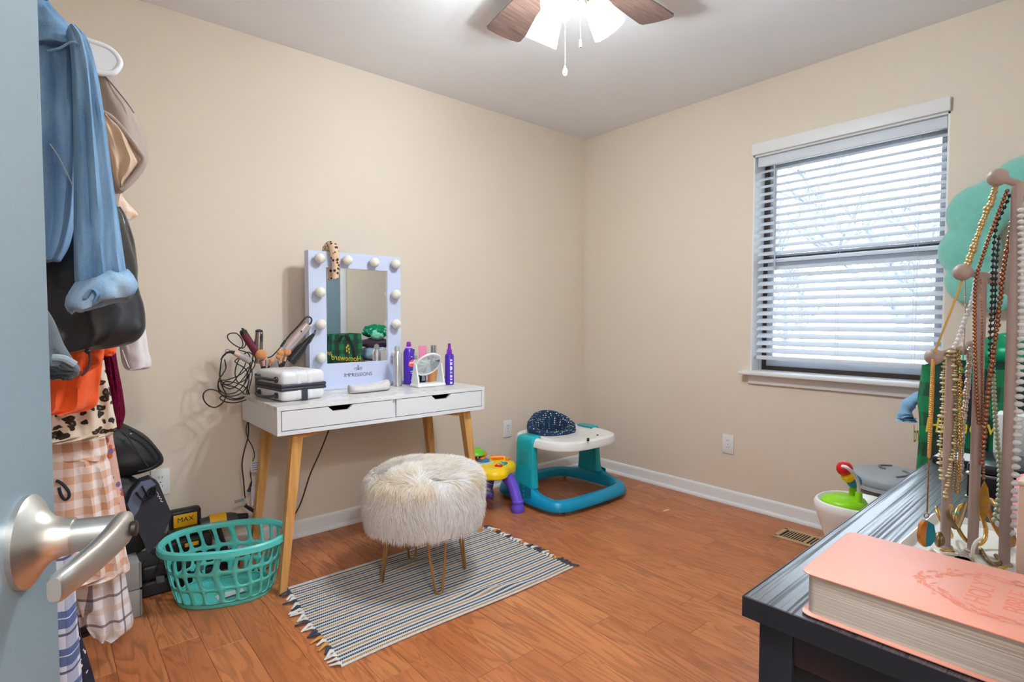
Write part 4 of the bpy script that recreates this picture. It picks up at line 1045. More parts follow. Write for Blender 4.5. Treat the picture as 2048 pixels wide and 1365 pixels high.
def dots():
    b = NB('dotted_navy', .85, .2)
    # dotted vertical dashes: cells in angle/height approximated by generated coordinates
    v = b.mapping(None, (62, 62, 85)); q = b.voro(v, 1, rnd=.35); k = b.math('LESS_THAN', q.outputs['Distance'], .27)
    cc = b.n.new('ShaderNodeSeparateColor'); b.link(q.outputs['Color'], cc.inputs[0])
    dc = b.ramp(cc.outputs[0], [(0, (236, 240, 236)), (.35, (110, 200, 230)), (.6, (210, 224, 110)), (.8, (70, 150, 200))], 'CONSTANT')
    b.col(b.mix(k, (40, 54, 84), dc)); return b.m
DOT = dots()
seat_r = []
NS = 60
for lvl in range(8):
    ring = []
    for i in range(NS):
        a = 2*PI*i/NS; bk_ = .5+.5*math.sin(a + .35)     # back of the seat towards the corner
        hh = .028 + .088*(bk_**1.6)
        u, zf = [(1.06, 0), (1.10, .45), (1.06, .85), (.97, 1.0), (.86, .95), (.78, .7), (.74, .25), (.70, -.9)][lvl]
        wob = 1+.018*math.sin(i*2*PI/NS*11)
        ring.append(Vector((2.405+.150*u*math.cos(a)*wob, 2.435+.128*u*math.sin(a)*wob, .400 + hh*zf)))
    seat_r.append(ring)
part('seat_cover', G().loft(seat_r, cap=False), DOT, wk, ang=80)
part('seat_sling', G().loft([seat_r[-1], [Vector((2.405+.07*math.cos(2*PI*i/NS), 2.435+.055*math.sin(2*PI*i/NS), .325)) for i in range(NS)]]), DOT, wk, ang=80)
for x, y in ((2.225, 2.150), (2.715, 2.150), (2.74, 2.64), (2.20, 2.64)):
    wq = part('caster', G().sphere((x, y, .0185), .018, 14, 10, (.75, 1, 1)), YG, wk)
    part('caster_hub', G().tube([(x, y, .018), (x, y, .036)], .010, 10), BLK, wq)
part('friction_strip', G().box((2.45, 2.118, .016), (.34, .018, .012), .003), M('strip_grey', (120, 126, 130), .6), wk)

# ================================================================ TOY ACTIVITY TABLE
YEL = M('toy_yellow', (250, 208, 14), .3, var=.02); PRP = M('toy_purple', (108, 84, 214), .34, var=.02); TRED = M('toy_red', (214, 28, 38), .25); TGR = M('toy_green', (110, 198, 40), .3); TOR = M('toy_orange', (242, 132, 34), .35); TBL = M('toy_blue', (36, 130, 196), .35)
ty = thing('activity_table', 'yellow toy activity table on purple legs between desk and walker', 'toy table', (1.95, 2.50, 0))
cy0 = Vector((1.945, 2.515, 0)); zt = .262
def star(r0, amp, n, off=0): return [(cy0.x+(r0+amp*math.cos(4*a+.9)+off)*math.cos(a), cy0.y+(r0+amp*math.cos(4*a+.9)+off)*math.sin(a)) for a in [2*PI*i/n for i in range(n)]]
rg2 = [[Vector((x, y, z)) for x, y in star(.165, .020, 64, o_)] for o_, z in ((-.06, .205), (-.012, .207), (.004, .215), (.006, .238), (-.004, .254), (-.022, .262), (-.05, .264))]
part('table_top', G().loft(rg2), YEL, ty, ang=50)
def toyleg(top, knee, foot, lab=None):
    pts = cr([top, knee, Vector((foot[0], foot[1], .045)), (foot[0], foot[1], .02)], 6); n = len(pts)
    o = part('leg', G().tube(pts, [.036-.007*(i/n) for i in range(n)], 14), PRP, ty, ang=60)
    part('foot', G().lathe([(.030, .066), (.034, .063), (.034, .052), (.031, .050), (.037, .030), (.040, .012), (.036, 0)], (foot[0], foot[1], 0), 22), PRP, o)
    for t_ in (.35, .55, .75):
        p = pts[int(t_*(n-1))]; part('bump', G().sphere(p+Vector((.006, -.026, 0)), .009, 10, 6), PRP, o)
for a_, ft in ((-.9, (2.045, 2.345)), (.75, (2.075, 2.665)), (2.35, (1.82, 2.690)), (3.6, (1.795, 2.45))):
    d = Vector((math.cos(a_), math.sin(a_), 0)); toyleg(cy0+d*.10+Vector((0,0,.215)), cy0+d*.155+Vector((0,0,.15)), ft)
sp_ = cy0+Vector((.0, .02, 0))
part('dial_plate', G().lathe([(.058, .262), (.058, .268), (.050, .271), (.0001, .272)], sp_, 28), M('dial_pattern', (196, 200, 170), .5, var=.3, vscale=80), ty)
part('dial', G().lathe([(.034, .270), (.036, .278), (.030, .284), (.0001, .286)], sp_, 24), TBL, ty)
part('joystick', G().tube([sp_+Vector((0, 0, .284)), sp_+Vector((.008, .0, .305))], .008, 10).sphere(sp_+Vector((.010, 0, .312)), .013, 12, 8).sphere(sp_+Vector((-.016, -.01, .292)), .013, 12, 8, (1.3, .9, .7)), TOR, ty)
for i, m_ in enumerate((TRED, TGR, TBL)):
    c0 = cy0 + Vector((.012+.030*i, -.105+.014*i, .266))
    kq = part('key', G().box(c0, (.026, .040, .014), .003, rz=.42), m_, ty)
    part('key_dot', G().sphere(c0+Vector((.004, .008, .006)), .005, 10, 6), WHITE, kq)
part('roller', G().tube([cy0+Vector((.072, .045, .276)), cy0+Vector((.135, .000, .276))], .014, 16), TOR, ty)
for u in (0, 1): part('roller_mount', G().box((cy0+Vector((.072, .045, .270))).lerp(cy0+Vector((.138, -.002, .270)), u), (.014, .024, .024), .004, rz=-.6), YEL, ty)
part('lever', G().tube([cy0+Vector((.13, -.03, .268)), cy0+Vector((.155, -.035, .275))], .008, 10), TOR, ty)
mp = cy0+Vector((-.035, .105, 0))
part('mushroom_stem', G().sphere(mp+Vector((.01, -.01, .288)), .029, 16, 10), TRED, ty)
part('mushroom_cap', G().lathe([(.0001, .352), (.03, .348), (.052, .334), (.056, .326), (.050, .320), (.0001, .318)], mp+Vector((.005, 0, 0)), 24, Matrix.Rotation(.16, 4, 'X')), TGR, ty)
part('cap_button', G().sphere(mp+Vector((0, .05, .352)), .014, 12, 8, (1, 1, .5)), YEL, ty)
part('red_base', G().lathe([(.05, .262), (.052, .268), (.03, .276)], mp+Vector((.01, -.012, 0)), 20), TRED, ty)
part('side_knob', G().sphere(cy0+Vector((-.165, .115, .295)), .020, 12, 8).tube([cy0+Vector((-.15, .1, .25)), cy0+Vector((-.165, .115, .29))], .008, 8), PRP, ty)
part('page_hinge', G().lathe([(.022, .266), (.024, .280), (.012, .286)], cy0+Vector((.05, .10, 0)), 16), PRP, ty)

# ================================================================ DRESSER
def dres():
    b = NB('black_brown_grain', .34, .55); v = b.mapping(None, (.8, 80, 80)); n = b.noise(v, 2.2, 3, .15); n2 = b.noise(b.mapping(None, (5, 220, 220)), 1, 2)
    b.col(b.ramp(n.outputs[0], [(.35, (26, 28, 36)), (.7, (46, 48, 58))]))
    hgt = b.math('ADD', b.math('MULTIPLY', b.ramp(n.outputs[0], [(.44, (0,0,0)), (.52, (1,1,1))]), 1.0), b.math('MULTIPLY', n2.outputs[0], .25))
    b.link(b.ramp(n.outputs[0], [(.42, (.5,.5,.5)), (.52, (.27,.27,.27))]), b.b.inputs['Roughness'])
    b.link(b.ramp(n.outputs[0], [(.40, (.15,.15,.15)), (.50, (1,1,1))]), b.b.inputs['Coat Weight']); b.b.inputs['Coat IOR'].default_value = 1.9; b.b.inputs['Coat Roughness'].default_value = .30; b.bump(hgt, .20, .0005); return b.m
DRS = dres(); DRB = M('dresser_black', (30, 32, 40), .38, var=.06)
ds = thing('black_dresser', 'black-brown wood-grain dresser with a framed end panel at right', 'dresser', (.691, .341, 0), math.radians(1.45))
DL, DD, DT = 1.12, .425, .740
part('dresser_top', G().box((DL/2, -DD/2, DT-.013), (DL, DD, .026), .0015, 1), DRS, ds, local=True, smooth=False)
for c_, s_ in (((-.0006, -DD/2, DT-.0135), (.0014, DD+.002, .0265)), ((DL+.0006, -DD/2, DT-.0135), (.0014, DD+.002, .0265)), ((DL/2, .0006, DT-.0135), (DL, .0014, .0265)), ((DL/2, -DD-.0006, DT-.0135), (DL, .0014, .0265))):
    part('edge_band', G().box(c_, s_), DRB, ds, local=True, smooth=False)
for x in (.030, DL-.030):
    sd = part('end_panel', G().box((x, -DD/2-.006, (DT-.026)/2+.02), (.010, DD-.06, DT-.07), 0), M('panel_matte', (22, 22, 26), .6), ds, local=True, smooth=False)
    for yy in (-.036, -DD+.024): part('corner_post', G().box((x, yy, (DT-.027)/2), (.032, .042, DT-.027), .002), DRB, sd, local=True)
    for zz in (DT-.027-.024, .07): part('rail', G().box((x, -DD/2-.006, zz), (.026, DD-.10, .046), .002), DRB, sd, local=True)
part('back', G().box((DL/2, -DD+.012, DT/2+.02), (DL-.09, .008, DT-.10)), DRB, ds, local=True, smooth=False)
for c in range(2):
    for r_ in range(3):
        x0 = .052 + c*(DL-.104)/2; wv = (DL-.104)/2-.006
        dq = part('drawer', G().box((x0+wv/2, -.028, .085+r_*.205+.098), (wv, .020, .196), .002).box((x0+wv/2, -.20, .085+r_*.205+.02), (wv-.03, .32, .01)), DRB, ds, local=True)
        part('knob', G().sphere((x0+wv/2, -.005, .085+r_*.205+.11), .013, 12, 8), NICK, dq, local=True)
for z in (.075, .285, .49, .697): part('front_rail', G().box((DL/2, -.036, z), (DL-.10, .018, .014)), DRB, ds, local=True, smooth=False)

# ---------------------------------------------------------------- pink leather book
PK = M('salmon_leather', (228, 156, 138), .42, var=.03, bump=.12, bscale=260); PG = M('page_edges', (196, 186, 176), .6, var=.04)
def pages():
    b = NB('page_block', .55, .3); w_ = b.noise(b.mapping(None, (3, 3, 900)), 1, 1); b.col(b.ramp(w_.outputs[0], [(.3, (160, 152, 144)), (.7, (206, 196, 184))])); b.bump(w_.outputs[0], .3, .0005); return b.m
book = thing('leather_book', 'thick salmon pink leather-look book lying on the dresser corner', 'book', (.70, .275, .7405), math.radians(2))
bw, bl_, bt = .188, .300, .054       # x, y (towards -y), z
def rr2(x0, x1, y0, y1, r, n=5):
    out = []
    for cx, cy, a0 in ((x1-r, y1-r, 0), (x0+r, y1-r, PI/2), (x0+r, y0+r, PI), (x1-r, y0+r, 1.5*PI)):
        for i in range(n+1): a = a0+PI/2*i/n; out.append((cx+r*math.cos(a), cy+r*math.sin(a)))
    return out
pb = rr2(.006, bw-.004, -bl_+.004, -.006, .010)
part('page_block', G().prism(pb, bt-.006, Matrix.Translation((0, 0, .003))), pages(), book, local=True)
def cover(z, sgn):
    rings = []
    for o_, dz in ((-.0015, .0), (0, .0012), (0, .0022), (-.0015, .0032)): rings.append([Vector((x, y, z+dz)) for x, y in rr2(0-o_*1, bw+o_, -bl_-o_, 0+o_, .013)])
    return G().loft(rings)
part('back_cover', cover(0, -1), PK, book, local=True); fc_ = part('front_cover', cover(bt-.003, 1), PK, book, local=True)
part('spine', G().box((bw-.001, -bl_/2, bt/2), (.004, bl_-.004, bt-.002), .0015), PK, book, local=True)
EMB = M('debossed_print', (226, 136, 112), .5, var=.05)
g = G(); zc = bt+.0003; ecx, ecy = bw/2+.0, -.178; rq = random.Random(4)
for i in range(150):
    a = 2*PI*i/150; ra = rq.uniform(.82, 1.12); px_, py_ = ecx+.058*ra*math.cos(a), ecy+.070*ra*math.sin(a)
    ta = a+PI/2+rq.uniform(-.7, .7); l_ = rq.uniform(.007, .014); w_ = rq.uniform(.0012, .0026)
    d = Vector((math.cos(ta), math.sin(ta), 0)); nn = Vector((-d.y, d.x, 0)); o_ = Vector((px_, py_, zc+i*2.5e-6))
    g.add([o_-d*l_/2, o_+nn*w_, o_+d*l_/2, o_-nn*w_], [[0, 1, 2, 3]])
    if i % 3 == 0: g.add([o_+Vector((-.0004, 0, 0))+nn*w_*2.5, o_+nn*w_*2.5+Vector((.0016, 0, 0)), o_+nn*w_*2.5+Vector((.0016, .0016, 0)), o_+nn*w_*2.5+Vector((0, .0016, 0))], [[0, 1, 2, 3]])
part('wreath_print', g, EMB, book, local=True, smooth=False)
for ln, oy in (('HOLY', .018), ('BIBLE', -.014)):
    Fm = WM[book] @ Matrix.Translation((ecx, ecy+oy, zc-.0002)) 
    text(ln, .030, EMB, Fm, book, 'title_print', ext=.0003, sx=.9)

# ---------------------------------------------------------------- necklace stand
TAUPE = M('taupe_rod', (178, 156, 148), .45, var=.03); CREAM = M('cream_enamel', (232, 230, 224), .3, var=.02)
ns_ = thing('necklace_stand', 'taupe three-post necklace stand on a white tray on the dresser', 'jewelry stand', (1.09, .175, .7405))
tr_ = []
for o_, z in ((-.010, .7405), (0, .7425), (.004, .756), (.001, .757), (-.004, .746), (-.010, .745)): tr_.append([Vector((x, y, z)) for x, y in rr2(.985-o_, 1.215+o_, .112-o_, .245+o_, .02)])
part('tray', G().loft(tr_), CREAM, ns_, ang=50)
posts = [((1890, 1095), (1868, 714), (1905, 700), (1938, 697)), ((1945, 1105), (1925, 545), (1967, 552), (1990, 556)), ((2008, 1130), (1995, 355), (2035, 375), (2060, 388))]
PZ = []
for (bp_, ball, tp, far) in posts:
    b0 = at(*bp_, z=.745); dep = (b0-Vector((0, 0, CAMH))).dot(_fw)
    top = at(*tp, d=dep); top.x, top.y = b0.x, b0.y
    bl0 = at(*ball, d=dep-.020); fr = at(*far, d=dep+.02)
    part('post', G().tube([b0, Vector((b0.x, b0.y, top.z))], .0068, 16), TAUPE, ns_, ang=60)
    part('collar', G().lathe([(.010, 0), (.010, .003), (.007, .005)], (b0.x, b0.y, .7445), 16), TAUPE, ns_)
    cr_b = part('cross_bar', G().tube([bl0, Vector((b0.x, b0.y, top.z)), fr], .0052, 12), TAUPE, ns_, ang=60)
    for q in (bl0, fr): part('ball_end', G().sphere(q, .0125, 18, 12), TAUPE, cr_b)
    PZ.append((b0, top, dep))
def beads(name, label, path, r, mat, d0, d1=None, step=1.0, sc=(1,1,1), cord=None, cat='necklace', rvar=0, r1=None, pend=None):
    d1 = d1 if d1 else d0; n = len(path)
    P3 = [at(x, y, d=d0+(d1-d0)*i/(n-1)) for i, (x, y) in enumerate(path)]
    C_ = cr(P3, 24); g = G(); acc = 0; last = C_[0]; L_ = [0]
    for i in range(1, len(C_)): L_.append(L_[-1]+(C_[i]-C_[i-1]).length)
    tot = L_[-1]; s = 0; j = 0; rq = random.Random(len(label))
    t = thing(name, label, cat, P3[-1], group='necklaces on the stand')
    while s < tot:
        while j < len(L_)-2 and L_[j+1] < s: j += 1
        f_ = (s-L_[j])/max(1e-9, L_[j+1]-L_[j]); p = C_[j].lerp(C_[j+1], min(1, f_))
        rr = (r + ((r1-r)*s/tot if r1 else 0))*(1+rvar*rq.uniform(-1, 1))
        off = Vector((rq.uniform(-1, 1), rq.uniform(-1, 1), 0))*rr*rvar
        g.sphere(p+off, rr, 8, 6, sc); s += 2*rr*step
    part('beads', g, mat, t, kind='stuff', ang=60)
    if cord: part('thread', G().tube(C_[::4]+[C_[-1]], r*.28, 5), cord, t)
    return t, P3
GLD = M('gold', (214, 170, 92), .22, 1, var=.05); OGLD = M('antique_gold', (150, 124, 88), .35, .9, var=.15); PRL = M('pearl', (232, 226, 218), .18, spec=.7, var=.05)
COPP = M('copper_bead', (176, 122, 92), .2, .9, var=.1); JET = M('jet_bead', (34, 32, 38), .12, spec=.7); JADE = M('jade_bead', (176, 186, 152), .25, var=.1); CRY = M('opal_crystal', (246, 246, 250), .06, spec=.9, trans=.12, var=.05); CHIP = M('citrine_chip', (232, 214, 170), .15, spec=.8, trans=.15, var=.15); SILV2 = M('silver_braid', (190, 178, 168), .3, .9, var=.1)
# gold chain with turquoise slice pendant
t = thing('necklace', 'long gold chain with a turquoise slice pendant hanging at the far left of stand', 'necklace', at(1855, 1090, d=.83), group='necklaces on the stand')
pts = [at(x, y, d=.826) for x, y in ((1926, 552), (1918, 580), (1893, 645), (1869, 706))]
part('thin_chain', G().tube(cr(pts, 6), .0016, 6), GLD, t)
g = G(); pp = [at(x, y, d=.824) for x, y in ((1866, 722), (1864, 780), (1861, 850), (1858, 914))]
for i, p in enumerate(cr(pp, 16)): g.sphere(p, .0042+.0012*math.sin(PI*i/48), 8, 5, (1, .6, .55))
part('flat_chain', g, M('amber_gold', (226, 170, 92), .3, .7), t, kind='stuff')
g = G()
for p in cr([at(x, y, d=.824) for x, y in ((1858, 914), (1856, 970), (1854, 1024))], 24): g.sphere(p, .0013, 5, 4)
part('fine_chain', g, COPP, t, kind='stuff')
pc = at(1853, 1032, d=.824); Fp = frame(pc, _rt, (0, 0, 1))
part('jump_ring', G().tube(cr([Fp @ Vector((.0036*math.cos(a), .0036*math.sin(a), 0)) for a in [i*PI/4 for i in range(8)]], 3, True), .0007, 6, closed=True), OGLD, t)
slab = [(-.002, -.006), (.008, -.012), (.011, -.026), (.0105, -.036), (.004, -.044), (-.004, -.046), (-.010, -.040), (-.0115, -.028), (-.010, -.014), (-.006, -.007)]
part('stone', G().prism([(x, y) for x, y in slab], .005, Fp), M('turquoise', (18, 128, 148), .25, var=.08), t)
part('gilt_edge', G().prism([(-.006, -.006), (-.001, -.007), (-.003, -.020), (-.004, -.034), (-.0028, -.045), (-.0068, -.045), (-.0118, -.038), (-.0128, -.028), (-.011, -.013)], .0062, Fp @ Matrix.Translation((-.0006, 0, -.0005))), M('gilt', (226, 140, 70), .25, .8), t)
# strands
beads('necklace', 'gold rope necklace draped from the top bar to the middle ball', [(1992, 372), (1980, 410), (1966, 440), (1948, 495), (1932, 535)], .0042, M('pale_gold_rope', (216, 190, 136), .3, .8, var=.1), .80, .822, .55, rvar=.25)
beads('necklace', 'bronze bead strand falling from the top bar along the middle post', [(2014, 382), (1997, 425), (1980, 470), (1963, 520), (1952, 560), (1949, 620), (1950, 700), (1953, 780), (1958, 850)], .0029, COPP, .79, .83, .95)
beads('necklace', 'black bead strand falling in a double line between the posts', [(2019, 392), (2004, 425), (1992, 455), (1986, 520), (1984, 600), (1980, 690), (1985, 745), (1988, 700), (1990, 610), (1992, 540), (1998, 470)], .0029, JET, .795, .82, 1.5, cord=JET)
beads('necklace', 'copper faceted bead strand falling close to the tallest post', [(2033, 385), (2026, 430), (2018, 480), (2006, 545), (1998, 620), (1988, 700), (1979, 760), (1972, 830), (1966, 900), (1963, 930)], .0036, COPP, .785, .82, .95, rvar=.15)
beads('necklace', 'large opalescent crystal bead strand at the far right of stand', [(2042, 420), (2043, 520), (2043, 640), (2040, 760), (2034, 860), (2028, 960), (2024, 1040), (2016, 1080)], .0042, CRY, .77, .80, .98, sc=(1.1, 1.1, .72), r1=.0066)
beads('necklace', 'opalescent crystal strand hanging just left of the largest crystals', [(2036, 440), (2036, 560), (2035, 680), (2030, 790), (2020, 900), (2010, 1000), (1995, 1060)], .0036, CRY, .785, .81, 1.0, sc=(1, 1, .8), r1=.0055)
beads('necklace', 'jade green bead strand falling behind the tallest post', [(1984, 690), (1987, 760), (1991, 840), (1998, 920), (2000, 960), (1996, 1010), (1988, 1045)], .0030, JADE, .835, .84, .95, r1=.0042)
beads('necklace', 'citrine chip strand on the left of the shortest post', [(1903, 704), (1890, 720), (1886, 760), (1885, 810), (1882, 860), (1880, 905), (1882, 960)], .0034, CHIP, .838, .845, .8, sc=(1.5, 1, .5), rvar=.5, cord=GLD)
beads('necklace', 'citrine chip strand on the right of the shortest post', [(1906, 704), (1909, 730), (1912, 790), (1911, 850), (1907, 905), (1896, 960), (1890, 1000)], .0034, CHIP, .842, .85, .8, sc=(1.5, 1, .5), rvar=.5, cord=GLD)
beads('necklace', 'silver braided chain between the short and middle posts', [(1940, 698), (1938, 740), (1932, 800), (1925, 850), (1922, 905), (1920, 960)], .0042, SILV2, .86, .86, .5, rvar=.2)
beads('necklace', 'gold beaded chain looped on the shortest bar', [(1916, 700), (1921, 740), (1920, 800), (1921, 860), (1918, 930), (1915, 990)], .0024, GLD, .85, .85, .9, rvar=.3)
beads('necklace', 'thin silver chain hanging from the middle ball', [(1930, 552), (1930, 600), (1929, 660), (1926, 720)], .0012, SILV2, .83, .85, .9)
beads('necklace', 'clear crystal bead strand draped from middle to shortest bar', [(1952, 560), (1945, 600), (1930, 640), (1916, 680), (1904, 702)], .0034, CRY, .83, .85, .98)
t, P3 = beads('necklace', 'smoky bead necklace carrying a long gold leaf pendant', [(1962, 560), (1963, 640), (1964, 740), (1966, 840), (1967, 930), (1968, 962)], .0021, COPP, .825, .83, 1.1)
Fp = frame(at(1968, 962, d=.822), _rt, (0, 0, 1))
part('leaf_pendant', G().prism([(0, 0), (.006, -.012), (.0085, -.030), (.007, -.048), (.001, -.066), (-.004, -.050), (-.0065, -.030), (-.005, -.012)], .0012, Fp), M('leaf_gold', (206, 156, 70), .35, .7, var=.12, vscale=120), t, smooth=False)
t, P3 = beads('necklace', 'antique chain carrying a horseshoe pendant with a turquoise centre', [(1912, 706), (1914, 800), (1912, 900), (1908, 985)], .0020, OGLD, .845, .835, 1.0)
g = G(); hp = [at(1898+0+x, 1030+y, d=.832) for x, y in ((6, -20), (0, -6), (4, 14), (14, 26), (22, 10), (28, -6), (34, -24))]
g.tube(cr(hp, 5), [.0035+.0022*math.sin(PI*i/30) for i in range(31)], 8, flat=.6); part('horseshoe_pendant', g, OGLD, t)
part('pendant_stone', G().sphere(at(1915, 1027, d=.826), .0036, 12, 8, (1, .6, 1)), M('green_stone', (90, 180, 150), .3), t)
# jewellery lying in the tray
def ring3(c, r, tilt, rz, rad=.0013): 
    Mx = Matrix.Translation(c) @ Matrix.Rotation(rz, 4, 'Z') @ Matrix.Rotation(tilt, 4, 'X')
    return G().tube([Mx @ Vector((r*math.cos(a), r*math.sin(a), 0)) for a in [2*PI*i/28 for i in range(28)]], rad, 7, closed=True)
def trayat(x, y, z=.750): return at(x, y, z=z)
single('bangle', ring3(trayat(2000, 1045, .784), .034, 1.25, .5, .0042), M('honey_bangle', (168, 112, 52), .25, .3, var=.2, vscale=30), 'wide honey-coloured bangle leaning behind the tallest post', 'bangle', ang=60)
single('bangle', ring3(trayat(1942, 1050, .780), .030, 1.2, -.4, .0030), GLD, 'gold bangle standing up behind the middle post', 'bangle', ang=60)
single('bangle', ring3(trayat(1888, 1045, .775), .024, 1.1, .2, .0020), GLD, 'slim gold bangle leaning on the shortest post', 'bangle', ang=60)
t = thing('wrist_watch', 'silver wristwatch lying in the jewelry tray', 'watch', trayat(1925, 1128)); c = trayat(1925, 1128, .748)
part('watch_case', G().lathe([(.013, 0), (.014, .003), (.012, .006), (.0001, .0065)], c, 24), SILV2, t); part('dial', G().lathe([(.0001, .0068), (.010, .0068)], c, 20), PRL, t)
for s in (-1, 1):
    for k_ in range(4): part('link', G().box(c+Vector((s*(.016+.0065*k_), s*.002*k_, .003)), (.0055, .012, .004), .001, rz=.1), SILV2, t)
for i, (q, m_, lab_) in enumerate((((1880, 1118), GLD, 'gold ring with pale stone nearest the book corner in the tray'), ((1985, 1148), GLD, 'gold ring with large round white stone in the tray'), ((1895, 1102), GLD, 'crumpled gold ring beside the shortest post'), ((2000, 1138), M('brass_ring', (206, 186, 90), .25, .9), 'plain brass ring behind the white-stone ring'))):
    c = trayat(*q, .753); t = thing('finger_ring', lab_, 'ring', c)
    part('band', ring3(c, .0085, .45, i, .0012), m_, t)
    if i < 2: part('stone', G().sphere(c+Vector((-.006, -.004, .004)), .0065 if i == 0 else .009, 14, 8, (1, 1, .45)), PRL, t)
g = G()
for p in cr([trayat(*q, .7485) for q in ((1850, 1108), (1865, 1100), (1880, 1108), (1900, 1108), (1925, 1112), (1945, 1118), (1960, 1130), (1975, 1138))] , 9): g.sphere(p, .0028, 8, 6)
for p in cr([trayat(1945, 1118, .750), at(1946, 1100, d=.80), at(1952, 1085, d=.80), at(1962, 1078, d=.80)], 7): g.sphere(p, .0026, 8, 6)
single('pearl_bracelet', g, PRL, 'white pearl string snaking across the jewelry tray', 'bracelet', ang=60)
g = G()
for p in cr([trayat(*q, .749) for q in ((1962, 1100), (1972, 1118), (1985, 1128), (2000, 1126), (1992, 1112))], 8): g.sphere(p, .0030, 8, 6)
single('dark_bracelet', g, OGLD, 'dark antique bracelet coiled at the foot of tallest post', 'bracelet', ang=60)
t = thing('brooch', 'oval filigree brooch leaning at the foot of shortest post', 'brooch', trayat(1880, 1075)); c = trayat(1878, 1080, .762)
part('setting', G().sphere(c, .012, 16, 8, (1, .5, 1)), OGLD, t); part('cabochon', G().sphere(c+Vector((-.004, -.005, 0)), .0075, 14, 8, (1, .5, 1)), M('brown_cab', (120, 96, 74), .4, var=.2, vscale=200), t)
# beige box at the right edge, pink pouch, jewel case, carton
t = thing('beige_box', 'tall plain beige box at the right edge beside the jewelry tray', 'box', (.953, .059, .7405))
part('carton', G().box((.953, .059, .7405+.077), (.052, .094, .154), .002), M('beige_card', (216, 192, 176), .6, var=.02), t)
part('lid', G().box((.953, .059, .7405+.157), (.054, .096, .006), .002), M('beige_card2', (222, 200, 184), .6), t)
pp_ = thing('cosmetic_pouch', 'pink quilted pouch at the right edge behind the crystal necklace', 'pouch', (1.30, .10, .7405))
rings = []
for i in range(9):
    u = i/8; rings.append([Vector((1.31+a*(.055-.02*u)*(1+.08*math.sin(i*2.1+a*5)), .118+b_*(.048-.015*u), .7405+.085*u)) for a, b_ in oval(26, 1, 1, 2.6)])
part('pouch_body', G().loft(rings), M('pink_satin', (240, 158, 172), .45, var=.06), pp_, ang=70)
part('zip', G().tube([rings[-1][0], rings[-1][13]], .003, 6), GLD, pp_)
jc = thing('jewel_case', 'black jewel case with bright metal edges towards the far end of dresser', 'jewelry box', (1.50, .19, .7405))
part('case_body', G().box((1.50, .165, .7405+.026), (.16, .15, .052), .002), M('jewel_black', (36, 30, 34), .3), jc)
for z in (.742, .790): part('metal_edge', G().box((1.50, .165, z), (.164, .154, .006), .001), CHR, jc)
part('lid', G().box((1.50, .165, .803), (.16, .15, .018), .004), M('jewel_lid', (44, 42, 48), .15), jc)
single('white_carton', G().box((1.66, .20, .7405+.075), (.07, .06, .15), .002), M('carton_white', (226, 226, 230), .6), 'small white carton standing behind the jewel case', 'carton')
t = thing('photo_frame', 'dark flat frame with white mat lying at the far dresser corner', 'frame', (1.72, .33, .7405))
part('frame_body', G().box((1.755, .315, .7405+.008), (.10, .085, .016), .002), DRB, t); part('mat_board', G().box((1.755, .315, .7405+.0165), (.092, .078, .002)), WHITE, t, smooth=False)

# ================================================================ BAG, HAMPER AND GEAR BY THE WINDOW WALL
def plaid_green():
    b = NB('green_plaid', .32, .5); s_ = b.sep()
    u = b.math('ADD', s_[0], s_[1]); v = s_[2]; n = b.noise(b.co, 14, 3)
    bu = b.band(u, .090, .46); bv = b.band(v, .090, .46, .03)
    c = b.mix(bu, (16, 130, 80), (20, 62, 52)); c3 = b.mix(b.math('MULTIPLY', bv, .72), c, (34, 34, 46))
    lt = b.band(u, .090, .12, -.06); c3 = b.mix(b.math('MULTIPLY', lt, .5), c3, (30, 150, 90))
    b.col(b.mix(b.math('MULTIPLY', n.outputs[0], .4), c3, (24, 78, 58))); b.bump(b.noise(b.co, 30, 3, 1).outputs[0], .4, .006); return b.m
cr8 = thing('storage_crate', 'plain wooden crate under the green plaid bag beyond the dresser', 'crate', (2.125, .31, 0))
CRW = M('crate_wood', (176, 140, 100), .7, var=.1)
for k_ in range(4):
    for (c, s) in (((2.125, .125, .06+.135*k_), (.36, .014, .11)), ((2.125, .495, .06+.135*k_), (.36, .014, .11)), ((1.945, .31, .06+.135*k_), (.014, .356, .11)), ((2.305, .31, .06+.135*k_), (.014, .356, .11))):
        part('slat', G().box(c, s, .002, 1), CRW, cr8, smooth=False)
part('lid', G().box((2.125, .31, .5365), (.374, .39, .016), .002), CRW, cr8)
bag = thing('plaid_bag', 'green and black plaid shopping bag with yellow lettering', 'bag', (2.12, .335, .546))
PLG = plaid_green(); g = G(); rings = []
for z, o_ in ((.546, -.004), (.56, 0), (.65, .003), (.76, -.002), (.86, .002), (.93, -.001), (.965, 0)):
    ring = []
    for i, (x, y) in enumerate(rr2(1.985-o_, 2.265+o_, .215-o_, .452+o_, .008, 2)): ring.append(Vector((x+.004*math.sin(z*30+i), y+.004*math.cos(z*22+i*2), z + (.006*math.sin(x*40+y*25) if z > .95 else 0))))
    rings.append(ring)
inn = [[Vector((2.125+(p.x-2.125)*.985, .334+(p.y-.334)*.985, p.z)) for p in r_] for r_ in rings[::-1]]
g.loft(rings+inn[:-2], cap=False); g.add(rings[0], [list(range(len(rings[0])))])
part('bag_body', g, PLG, bag, ang=30)
STR = M('bag_strap', (24, 26, 34), .5); YT = M('yellow_print', (232, 206, 60), .5)
for yy, s in ((.454, 1),):
    part('strap', G().loft([[Vector((x+dx, yy+.0035, z)) for dx in (-.016, .016)] + [Vector((x+dx, yy+.001, z)) for dx in (.016, -.016)] for x, z in ((2.20, .56), (2.19, .72), (2.165, .86), (2.12, .95), (2.07, .958), (2.04, .90))]), STR, bag, smooth=False)
